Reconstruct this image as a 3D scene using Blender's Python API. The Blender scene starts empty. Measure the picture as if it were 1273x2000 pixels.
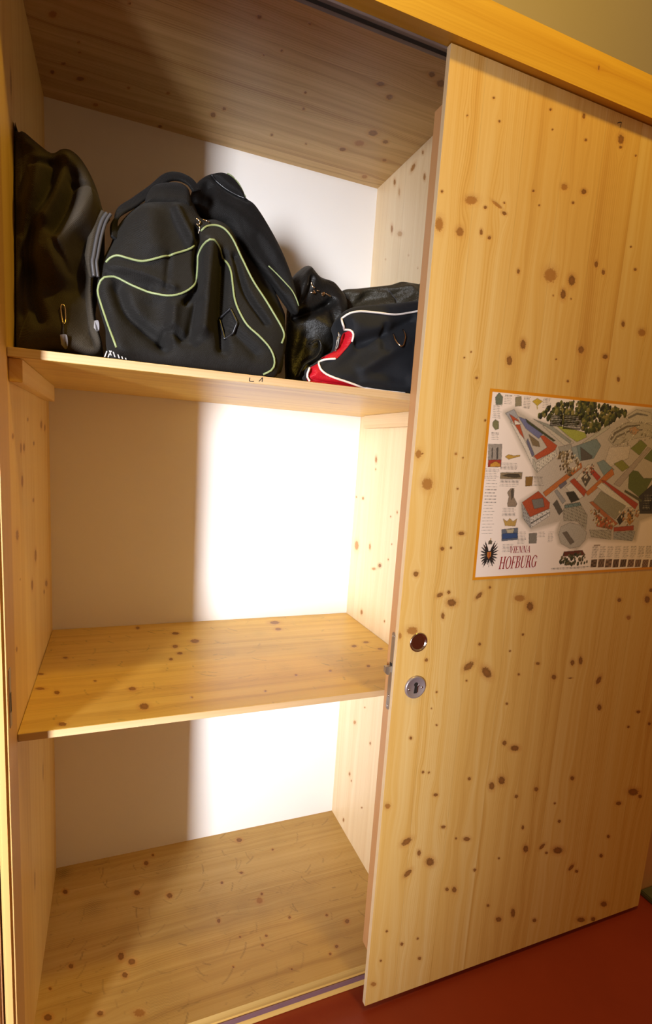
import bpy, bmesh, math, random
import numpy as np
from mathutils import Vector, Matrix
random.seed(7); rng=np.random.default_rng(11)
S=bpy.context.scene; COL=S.collection
# ---------------------------------------------------------------- camera
cd=bpy.data.cameras.new('camera'); cam=bpy.data.objects.new('camera',cd); COL.objects.link(cam)
CAMC=(0.15563,-0.93736,1.26292)
RR=((0.92934,-0.36360,0.06413),(0.00309,-0.16602,-0.98612),(0.36920,0.91664,-0.15317))
M=Matrix(((RR[0][0],-RR[1][0],-RR[2][0],CAMC[0]),(RR[0][1],-RR[1][1],-RR[2][1],CAMC[1]),(RR[0][2],-RR[1][2],-RR[2][2],CAMC[2]),(0,0,0,1)))
cam.matrix_world=M; cd.sensor_width=36; cd.sensor_fit='AUTO'; cd.lens=36*1017.81/2000; cd.clip_start=.02
cd.shift_x=.0019; cd.shift_y=.0207
S.camera=cam
# ---------------------------------------------------------------- light
S.view_settings.view_transform='Standard'; S.view_settings.look='None'; S.view_settings.gamma=1; S.view_settings.use_curve_mapping=False
S.view_settings.exposure=0.0
w=bpy.data.worlds.new('world'); S.world=w; w.use_nodes=True
bg=w.node_tree.nodes['Background']; bg.inputs[0].default_value=(1.0,.56,.26,1); bg.inputs[1].default_value=.27
def aim(o,t): o.rotation_euler=(Vector(t)-o.location).to_track_quat('-Z','Y').to_euler()
# daylight from a window, front left
ld=bpy.data.lights.new('window_daylight','AREA'); ld.shape='RECTANGLE'; ld.size=.30; ld.size_y=1.8; ld.energy=18; ld.color=(.93,.95,1.0); ld.spread=math.radians(35)
lo=bpy.data.objects.new('window_daylight',ld); COL.objects.link(lo); lo.location=(-1.55,-2.42,.95); aim(lo,(.33,.50,.95))
# warm ceiling lamp of the room
lp=bpy.data.lights.new('ceiling_lamp','POINT'); lp.energy=50; lp.color=(1.0,.66,.075); lp.shadow_soft_size=.07
lq=bpy.data.objects.new('ceiling_lamp',lp); COL.objects.link(lq); lq.location=(.85,-.60,2.87)
# ---------------------------------------------------------------- dimensions (metres)
W=.8394; D=.5251; Z0=.0599; Z1=.7607; Z2=1.3894; Z3=2.0099; T=.0141
XR=2.1; YD=-.055
# ---------------------------------------------------------------- node helpers
class NT:
    def __init__(s,name):
        s.m=bpy.data.materials.new(name); s.m.use_nodes=True; s.t=s.m.node_tree; s.n=s.t.nodes; s.b=s.n['Principled BSDF']
    def node(s,typ,ins={},**kw):
        x=s.n.new(typ)
        for k,v in kw.items(): setattr(x,k,v)
        for k,v in ins.items(): s.put(x.inputs[k],v)
        return x
    def put(s,i,v):
        if isinstance(v,bpy.types.NodeSocket): s.t.links.new(v,i)
        else: i.default_value=v
    def math(s,op,a,b=0.0,c=0.0,clamp=False):
        x=s.n.new('ShaderNodeMath'); x.operation=op; x.use_clamp=clamp
        s.put(x.inputs[0],a); s.put(x.inputs[1],b); s.put(x.inputs[2],c); return x.outputs[0]
    def comb(s,a,b,c):
        x=s.n.new('ShaderNodeCombineXYZ'); s.put(x.inputs[0],a); s.put(x.inputs[1],b); s.put(x.inputs[2],c); return x.outputs[0]
    def sep(s,v):
        x=s.n.new('ShaderNodeSeparateXYZ'); s.put(x.inputs[0],v); return x.outputs
    def attr(s,name):
        x=s.n.new('ShaderNodeAttribute'); x.attribute_name=name; return x
    def noise(s,v,scale=1.0,detail=2.0,rough=.5):
        x=s.n.new('ShaderNodeTexNoise'); s.put(x.inputs['Vector'],v); x.inputs['Scale'].default_value=scale; x.inputs['Detail'].default_value=detail; x.inputs['Roughness'].default_value=rough; return x.outputs[0]
    def mix(s,f,a,b,bt='MIX'):
        x=s.n.new('ShaderNodeMix'); x.data_type='RGBA'; x.blend_type=bt; s.put(x.inputs[0],f); s.put(x.inputs[6],a); s.put(x.inputs[7],b); return x.outputs[2]
    def smooth(s,v,a,b,o0=0.0,o1=1.0):
        x=s.n.new('ShaderNodeMapRange'); x.interpolation_type='SMOOTHSTEP'; s.put(x.inputs[0],v)
        x.inputs[1].default_value=a; x.inputs[2].default_value=b; x.inputs[3].default_value=o0; x.inputs[4].default_value=o1; return x.outputs[0]
    def ramp(s,f,cols):
        x=s.n.new('ShaderNodeValToRGB'); e=x.color_ramp.elements
        while len(e)<len(cols): e.new(.5)
        for q,(p,c) in zip(e,cols): q.position=p; q.color=(*c,1)
        s.put(x.inputs[0],f); return x.outputs[0]
    def bump(s,h,st,dist=.001):
        x=s.n.new('ShaderNodeBump'); s.put(x.inputs['Height'],h); x.inputs['Strength'].default_value=st; x.inputs['Distance'].default_value=dist; s.put(s.b.inputs['Normal'],x.outputs[0])
    def set(s,**kw):
        for k,v in kw.items(): s.put(s.b.inputs[k.replace('_',' ')],v)
        return s.m
def srgb(*c): return tuple(((x/255)/12.92 if x/255<=.04045 else ((x/255+.055)/1.055)**2.4) for x in c)
def pine(name,light,mid,dark,lam=.105,off=0.0,seed=0.0,rough=.38,spread=1.0,knot=(.17,.065,.016),halo=(.55,.25,.06)):
    n=NT(name); g=n.sep(n.attr('gr').outputs['Vector']); u,v,gu=g
    k=n.sep(n.attr('kn').outputs['Vector']); kd,kk,dirt=k
    li=n.math('FLOOR',n.math('DIVIDE',n.math('ADD',u,off),lam))
    wn=n.node('ShaderNodeTexWhiteNoise',{'W':n.math('ADD',li,seed+.37)},noise_dimensions='1D').outputs[0]
    wv=n.noise(n.comb(n.math('MULTIPLY',gu,9),n.math('MULTIPLY',v,1.1),n.math('MULTIPLY',wn,31)),1,2)
    gg=n.math('ADD',gu,n.math('MULTIPLY',wv,.035))
    n1=n.noise(n.comb(n.math('MULTIPLY',gg,55),n.math('MULTIPLY',v,.8),n.math('MULTIPLY',wn,47)),1,3,.6)
    n2=n.noise(n.comb(n.math('MULTIPLY',gg,420),n.math('MULTIPLY',v,5),n.math('MULTIPLY',wn,13)),1,2)
    ring=n.math('POWER',n.math('ADD',n.math('MULTIPLY',n.math('SINE',n.math('MULTIPLY',gg,2*math.pi/.0052)),.5),.5),3)
    rm=n.smooth(n.noise(n.comb(n.math('MULTIPLY',gg,14),n.math('MULTIPLY',v,.5),n.math('MULTIPLY',wn,9)),1,1),.42,.66)
    f=n.math('ADD',n.math('MULTIPLY',n.math('SUBTRACT',n1,.5),1.5*spread),.42)
    f=n.math('ADD',f,n.math('MULTIPLY',n.math('MULTIPLY',ring,rm),.30*spread))
    f=n.math('ADD',f,n.math('MULTIPLY',n.math('SUBTRACT',wn,.5),.34*spread))
    f=n.math('ADD',f,n.math('MULTIPLY',n.math('SUBTRACT',n2,.5),.30*spread))
    # joint between glued staves
    fr=n.math('FRACT',n.math('DIVIDE',n.math('ADD',u,off),lam)); edge=n.smooth(n.math('ABSOLUTE',n.math('SUBTRACT',fr,.5)),.492,.5)
    col=n.ramp(f,[(0,light),(.5,mid),(1,dark)])
    col=n.mix(n.math('MULTIPLY',edge,.28),col,(*[c*.45 for c in dark],1))
    kn_=n.noise(n.comb(n.math('MULTIPLY',u,300),n.math('MULTIPLY',v,300),0.0),1,2)
    kdn=n.math('ADD',kd,n.math('MULTIPLY',n.math('SUBTRACT',kn_,.5),.9))
    ha=n.math('MULTIPLY',n.smooth(kdn,2.5,.9),n.math('MULTIPLY',kk,.62))
    col=n.mix(ha,col,(*halo,1))
    kc=n.mix(n.smooth(kd,.1,1.0),(*[c*1.5 for c in knot],1),(*knot,1))
    kc=n.mix(n.smooth(kk,.42,.85),(.40,.17,.035,1),kc)
    col=n.mix(n.math('MULTIPLY',n.smooth(kdn,1.25,.78),n.smooth(kk,0,.5,0,.9)),col,kc)
    col=n.mix(dirt,col,(.05,.03,.018,1))
    h=n.math('ADD',n.math('MULTIPLY',n1,.4),n.math('MULTIPLY',n.smooth(kd,1.8,.6),-1.2))
    n.bump(h,.25,.0016)
    return n.set(Base_Color=col,Roughness=rough,Specular_IOR_Level=.35)
def plain(name,col,rough=.5,metal=0.0,**kw):
    n=NT(name); tc=n.node('ShaderNodeTexCoord').outputs['Object']
    f=n.noise(tc,35,3); c=n.mix(f,(*[x*.86 for x in col],1),(*[min(1,x*1.12) for x in col],1))
    return n.set(Base_Color=c,Roughness=rough,Metallic=metal,**kw)
def cloth(name,col,rough=.75,scale=900,st=.25,sheen=.15,leather=False,spec=.3):
    n=NT(name); tc=n.node('ShaderNodeTexCoord').outputs['Object']
    if leather:
        h=n.math('ADD',n.noise(tc,55,4,.6),n.math('MULTIPLY',n.noise(tc,420,2),.25)); n.bump(h,st,.006)
    else:
        s=n.sep(tc); a=n.math('SINE',n.math('MULTIPLY',n.math('ADD',s[0],s[1]),scale*2.2)); b=n.math('SINE',n.math('MULTIPLY',s[2],scale*2.2))
        h=n.math('ADD',n.math('MULTIPLY',n.math('MULTIPLY',a,b),.06),n.math('ADD',n.noise(tc,30,4,.6),n.math('MULTIPLY',n.noise(tc,11,2),2.0))); n.bump(h,st,.007)
    f=n.noise(tc,14,4,.6); c=n.mix(f,(*[x*.7 for x in col],1),(*[x*1.35 for x in col],1))
    return n.set(Base_Color=c,Roughness=rough,Specular_IOR_Level=spec,Sheen_Weight=sheen)
# ---------------------------------------------------------------- mesh helpers
def mesh_obj(name,verts,faces,mat,parent=None,smooth=False,attrs=None,mats=None):
    me=bpy.data.meshes.new(name); me.from_pydata([tuple(map(float,v)) for v in verts],[],[tuple(map(int,f)) for f in faces]); return fin(me,name,mat,parent,smooth,attrs)
def fin(me,name,mat,parent=None,smooth=False,attrs=None):
    if mat: me.materials.append(mat)
    if attrs:
        for k,(ty,arr) in attrs.items():
            a=me.attributes.new(k,ty,'POINT'); a.data.foreach_set('vector' if ty=='FLOAT_VECTOR' else 'color',np.asarray(arr,np.float32).ravel())
    if smooth: me.polygons.foreach_set('use_smooth',[True]*len(me.polygons))
    me.update(); o=bpy.data.objects.new(name,me); COL.objects.link(o)
    if parent: o.parent=parent; o.matrix_parent_inverse=Matrix.Translation(-parent.location)
    return o
def quads_mesh(name,V,Q):
    me=bpy.data.meshes.new(name); nv,nq=len(V),len(Q)
    me.vertices.add(nv); me.vertices.foreach_set('co',V.astype(np.float32).ravel())
    me.loops.add(nq*4); me.loops.foreach_set('vertex_index',Q.astype(np.int32).ravel())
    me.polygons.add(nq); me.polygons.foreach_set('loop_start',np.arange(0,nq*4,4,dtype=np.int32))
    try: me.polygons.foreach_set('loop_total',np.full(nq,4,dtype=np.int32))
    except Exception: pass
    me.update(calc_edges=True); me.validate(); return me
def thing(name,label,cat,loc):
    o=bpy.data.objects.new(name,None); COL.objects.link(o); o.location=loc; o.empty_display_size=.05; o['label']=label; o['category']=cat; return o
def struct(o): o['kind']='structure'; return o
def grain(P,ua,va): return np.stack([P[:,ua],P[:,va],P[:,ua]],1)
def board(name,parent,mat,box,face,ua,va,knots=(),step=.004,hole=(),dirt=None):
    """box of wood whose visible face is a fine grid that carries grain and knot attributes"""
    lo=np.array(box[0::2],float); hi=np.array(box[1::2],float); ax='xyz'.index(face[1]); sg=1 if face[0]=='+' else -1
    nu=max(2,int((hi[ua]-lo[ua])/step)); nv=max(2,int((hi[va]-lo[va])/step))
    uu=np.linspace(lo[ua],hi[ua],nu); vv=np.linspace(lo[va],hi[va],nv); U,V=np.meshgrid(uu,vv,indexing='ij')
    P=np.zeros((nu*nv,3)); P[:,ua]=U.ravel(); P[:,va]=V.ravel(); P[:,ax]=hi[ax] if sg>0 else lo[ax]
    i,j=np.meshgrid(np.arange(nu-1),np.arange(nv-1),indexing='ij'); a=(i*nv+j).ravel(); Q=np.stack([a,a+nv,a+nv+1,a+1],1)
    e1=P[Q[0,1]]-P[Q[0,0]]; e2=P[Q[0,3]]-P[Q[0,0]]
    if np.cross(e1,e2)[ax]*sg<0: Q=Q[:,::-1]
    for (hu,hv,hr) in hole:
        c=P[Q].mean(1); Q=Q[(c[:,ua]-hu)**2+(c[:,va]-hv)**2>hr*hr]
    u=P[:,ua].copy(); v=P[:,va]; gu=u.copy(); kd=np.full(len(P),4.0); kk=np.zeros(len(P))
    for (ku,kv,ka,kb,an,dk) in knots:
        m=(np.abs(u-ku)<.2)&(np.abs(v-kv)<.35); du=u[m]-ku; dv=v[m]-kv
        gu[m]-=du*.85*np.exp(-(du/(1.6*ka+.006))**2-(dv/(3.0*ka+.012))**2)
        x=(du*math.cos(an)+dv*math.sin(an))/ka; y=(-du*math.sin(an)+dv*math.cos(an))/kb; r=np.hypot(x,y)
        r=np.minimum(r,4); mm=np.where(m)[0]; b=r<kd[mm]; kk[mm[b]]=np.where(r[b]<4,dk,kk[mm[b]]); kd[mm]=np.minimum(kd[mm],r)
    dz=np.zeros(len(P)) if dirt is None else dirt(u,v)
    # remaining five faces
    c=[]; 
    for z in (lo[2],hi[2]):
        for y in (lo[1],hi[1]):
            for x in (lo[0],hi[0]): c.append((x,y,z))
    c=np.array(c); F={'-z':(0,2,3,1),'+z':(4,5,7,6),'-y':(0,1,5,4),'+y':(2,6,7,3),'-x':(0,4,6,2),'+x':(1,3,7,5)}
    V2=[P]; Q2=[Q]; n=len(P); A=[np.stack([u,v,gu],1)]; B=[np.stack([kd,kk,dz],1)]
    for k,f in F.items():
        if k==face: continue
        q=c[list(f)]; V2.append(q); Q2.append(np.arange(n,n+4)[None]); n+=4
        g=grain(q,ua,va); g[:,0]+=q[:,ax]; g[:,2]+=q[:,ax]; A.append(g); B.append(np.tile([4.0,0,0],(4,1)))
    me=quads_mesh(name,np.concatenate(V2),np.concatenate(Q2))
    o=fin(me,name,mat,parent,False,{'gr':('FLOAT_VECTOR',np.concatenate(A)),'kn':('FLOAT_VECTOR',np.concatenate(B))}); return o
def bar(name,parent,mat,box,va,bevel=.0015,seg=2):
    bm=bmesh.new(); bmesh.ops.create_cube(bm,size=1)
    lo=Vector(box[0::2]); hi=Vector(box[1::2])
    for v in bm.verts: v.co=Vector([lo[i]+(v.co[i]+.5)*(hi[i]-lo[i]) for i in range(3)])
    if bevel: bmesh.ops.bevel(bm,geom=bm.edges[:],offset=bevel,segments=seg,affect='EDGES')
    me=bpy.data.meshes.new(name); bm.to_mesh(me); bm.free()
    P=np.empty(len(me.vertices)*3,np.float32); me.vertices.foreach_get('co',P); P=P.reshape(-1,3)
    o_=[i for i in range(3) if i!=va]; u=P[:,o_[0]]+P[:,o_[1]]
    return fin(me,name,mat,parent,False,{'gr':('FLOAT_VECTOR',np.stack([u,P[:,va],u],1)),'kn':('FLOAT_VECTOR',np.tile([4.0,0,0],(len(P),1)))})
def catmull(p,n=8,closed=False):
    p=[np.array(q,float) for q in p]; m=len(p); out=[]
    for i in range(m if closed else m-1):
        g=lambda k: p[k%m] if closed else p[min(max(k,0),m-1)]
        a,b,c,d=g(i-1),g(i),g(i+1),g(i+2)
        for t in np.arange(n)/n:
            out.append(.5*((2*b)+(c-a)*t+(2*a-5*b+4*c-d)*t*t+(-a+3*b-3*c+d)*t**3))
    if not closed: out.append(p[-1])
    return np.array(out)
def resample(P,n,closed=False):
    if closed: P=np.vstack([P,P[:1]])
    s=np.r_[0,np.cumsum(np.linalg.norm(np.diff(P,axis=0),axis=1))]; t=np.linspace(0,s[-1],n+1 if closed else n)
    R=np.stack([np.interp(t,s,P[:,k]) for k in range(P.shape[1])],1); return R[:-1] if closed else R
def seglist_dist(x,z,L,closed=False):
    L=np.asarray(L,float); d=np.full(len(x),9.0); m=len(L)
    for i in range(m if closed else m-1):
        a=L[i]; b=L[(i+1)%m]; e=b-a; l2=max(e@e,1e-12)
        t=np.clip(((x-a[0])*e[0]+(z-a[1])*e[1])/l2,0,1); d=np.minimum(d,np.hypot(x-a[0]-t*e[0],z-a[1]-t*e[1]))
    return d
def tube(name,parent,mat,path,r,res=8,closed=False,taper=False):
    P=[Vector(p) for p in path]; V=[]; F=[]; n=len(P); up=Vector((.13,-.9,.31)).normalized()
    for i,p in enumerate(P):
        t=((P[(i+1)%n]-P[i-1]) if closed else (P[min(i+1,n-1)]-P[max(i-1,0)])).normalized()
        a=t.cross(up); a=a.normalized() if a.length>1e-4 else t.orthogonal().normalized(); b=t.cross(a)
        rr=r*(.6 if taper and i in(0,n-1) else 1)
        for k in range(res): V.append(p+rr*(math.cos(2*math.pi*k/res)*a+math.sin(2*math.pi*k/res)*b))
    for i in range(n if closed else n-1):
        for k in range(res): 
            j=(i+1)%n; F.append((i*res+k,i*res+(k+1)%res,j*res+(k+1)%res,j*res+k))
    if not closed: F+= [tuple(range(res))[::-1],tuple((n-1)*res+k for k in range(res))]
    return mesh_obj(name,V,F,mat,parent,True)
def ribbon(name,parent,mat,path,wid,th,wdir=None,end=1.0):
    """flat strap along a path; wid across, th thick"""
    P=[Vector(p) for p in path]; V=[]; F=[]; n=len(P)
    for i,p in enumerate(P):
        t=(P[min(i+1,n-1)]-P[max(i-1,0)]).normalized(); a=(Vector(wdir)-t*t.dot(Vector(wdir))).normalized(); b=t.cross(a); sc=1-(1-end)*max(0,(i/(n-1)-.6)/.4)
        for s,q in ((-.5,-.35),(-.42,-.5),(.42,-.5),(.5,-.35),(.5,.35),(.42,.5),(-.42,.5),(-.5,.35)): V.append(p+a*s*wid*sc+b*q*th*sc)
    for i in range(n-1):
        for k in range(8): F.append((i*8+k,i*8+(k+1)%8,(i+1)*8+(k+1)%8,(i+1)*8+k))
    F+=[tuple(range(8))[::-1],tuple((n-1)*8+k for k in range(8))]
    return mesh_obj(name,V,F,mat,parent,True)
class Blob:
    """soft closed bag: outline in (x,z), front surface leaning back by k, pillow rim of radius R, stroked folds"""
    def __init__(s,outline,y0,k,R,folds=(),crumple=.003,seed=0,zmin=Z2+.0008,xmin=.002,nang=220,m=0.0):
        s.m=m
        O=resample(catmull(outline,8,True),nang,True); O[:,1]=np.maximum(O[:,1],zmin); O[:,0]=np.clip(O[:,0],xmin,W-.002)
        s.O=O; s.y0,s.k,s.R=y0,k,R; s.folds=[(resample(catmull(p,6),14) if len(p)>2 else resample(np.array(p),8),w_,a) for p,w_,a in folds]
        r=np.random.default_rng(seed); s.w=[(r.uniform(18,75),r.uniform(0,6.28),r.uniform(0,6.28),r.uniform(.4,1)) for _ in range(9)]; s.cr=crumple
    def F(s,x,z):
        x=np.asarray(x,float); z=np.asarray(z,float); d=seglist_dist(x,z,s.O,True); q=np.clip(1-d/s.R,0,1)
        y=s.y0+s.k*(z-Z2)+s.m*(x-.63)+s.R*(1-np.sqrt(np.maximum(1-q*q,0))); fade=np.clip(d/.012,0,1)
        for p,w_,a in s.folds: y=y+a*fade*np.exp(-(seglist_dist(x,z,p)/w_)**2)
        for f,an,ph,am in s.w: y=y+fade*s.cr*am*np.sin(f*(x*math.cos(an)+z*math.sin(an))+ph+1.5*np.sin(23*(x-z)+ph))/2
        return np.maximum(y,.003)
    def build(s,name,parent,mat,depth,taper=.8,nr=54,sides=10):
        O=s.O; n=len(O); c=O.mean(0); t=np.linspace(0,1,nr+1)[1:]; r=1-(1-t)**1.6
        ring=[c+(O-c)*q for q in r]; X=np.vstack([c[None]]+ring); Y=s.F(X[:,0],X[:,1]); V=[np.stack([X[:,0],Y,X[:,1]],1)]
        yr=Y[-n:]
        for j in range(1,sides+1):
            f=j/sides; sc=1-(1-taper)*f**2; q=c+(O-c)*sc; q[:,1]=np.where(O[:,1]<Z2+.004,O[:,1],q[:,1]); V.append(np.stack([q[:,0],yr+(depth)*f,q[:,1]],1))
        V=np.vstack(V); F=[]
        for i in range(n): F.append((0,1+(i+1)%n,1+i))
        for k in range(nr+sides-1):
            a=1+k*n; b=a+n
            for i in range(n): j=(i+1)%n; F.append((a+i,a+j,b+j,b+i))
        last=1+(nr+sides-1)*n; F.append(tuple(last+i for i in range(n)))
        o=mesh_obj(name,V,F,mat,parent,True)
        bm=bmesh.new(); bm.from_mesh(o.data); bmesh.ops.recalc_face_normals(bm,faces=bm.faces[:]); bm.to_mesh(o.data); bm.free(); return o
    def on(s,path,off=.002,n=6,clipz=True):
        P=catmull(path,n) if len(path)>2 else resample(np.array(path),6)
        P[:,0]=np.minimum(P[:,0],W-.006)
        if clipz: P[:,1]=np.maximum(P[:,1],Z2+.003)
        y=s.F(P[:,0],P[:,1])-off; return np.stack([P[:,0],np.maximum(y,.0025),P[:,1]],1)
    def strip(s,name,parent,mat,a,b,off=.0012,nl=60,nc=14,th=.002):
        A=resample(catmull(a,8),nl); B=resample(catmull(b,8),nl); V=[];F=[]
        for o_ in (off,off-th):
            for k in range(nc+1):
                q=A+(B-A)*k/nc; q[:,1]=np.maximum(q[:,1],Z2+.001); V.append(np.stack([q[:,0],np.maximum(s.F(q[:,0],q[:,1])-o_,.0015),q[:,1]],1))
        V=np.vstack(V); h=(nc+1)*nl
        for k in range(nc):
            for i in range(nl-1):
                x=k*nl+i; F.append((x,x+1,x+nl+1,x+nl)); F.append((h+x+nl,h+x+nl+1,h+x+1,h+x))
        for i in range(nl-1): F.append((i,h+i,h+i+1,i+1)); x=nc*nl+i; F.append((x+1,h+x+1,h+x,x))
        return mesh_obj(name,V,F,mat,parent,True)
def disc_lathe(name,parent,mat,cx,cz,y,prof,seg=48,cap=True):
    """revolve (radius, outward height) about the y axis at (cx,cz); outward is -y"""
    V=[];F=[]; n=len(prof)
    for r,h in prof:
        for k in range(seg): a=2*math.pi*k/seg; V.append((cx+r*math.cos(a),y-h,cz+r*math.sin(a)))
    for i in range(n-1):
        for k in range(seg): F.append((i*seg+k,(i+1)*seg+k,(i+1)*seg+(k+1)%seg,i*seg+(k+1)%seg))
    if cap: F.append(tuple((n-1)*seg+k for k in range(seg))[::-1]); F.append(tuple(range(seg)))
    o=mesh_obj(name,V,F,mat,parent,False)
    bm=bmesh.new(); bm.from_mesh(o.data); bmesh.ops.recalc_face_normals(bm,faces=bm.faces[:]); bm.to_mesh(o.data); bm.free()
    for p in o.data.polygons: p.use_smooth=len(p.vertices)==4
    return o
def prism(name,parent,mat,pts,mapf,h0,h1):
    """extrude 2-D polygon between heights; mapf(a,b,h)->xyz"""
    n=len(pts); V=[mapf(a,b,h0) for a,b in pts]+[mapf(a,b,h1) for a,b in pts]
    F=[tuple(range(n)),tuple(range(n,2*n))[::-1]]+[(i,n+i,n+(i+1)%n,(i+1)%n) for i in range(n)]
    o=mesh_obj(name,V,F,mat,parent)
    bm=bmesh.new(); bm.from_mesh(o.data); bmesh.ops.recalc_face_normals(bm,faces=bm.faces[:]); bm.to_mesh(o.data); bm.free(); return o
def pen(name,parent,mat,strokes,wd,mapf):
    V=[];F=[]
    for st in strokes:
        P=resample(catmull(st,5) if len(st)>2 else np.array(st,float),10)
        for i in range(len(P)):
            t=P[min(i+1,len(P)-1)]-P[max(i-1,0)]; t=t/np.linalg.norm(t); nn=np.array([-t[1],t[0]])*wd/2
            V+=[mapf(*(P[i]+nn)),mapf(*(P[i]-nn))]
            if i: b=len(V)-4; F.append((b,b+1,b+3,b+2))
    return mesh_obj(name,V,F,mat,parent)
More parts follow.
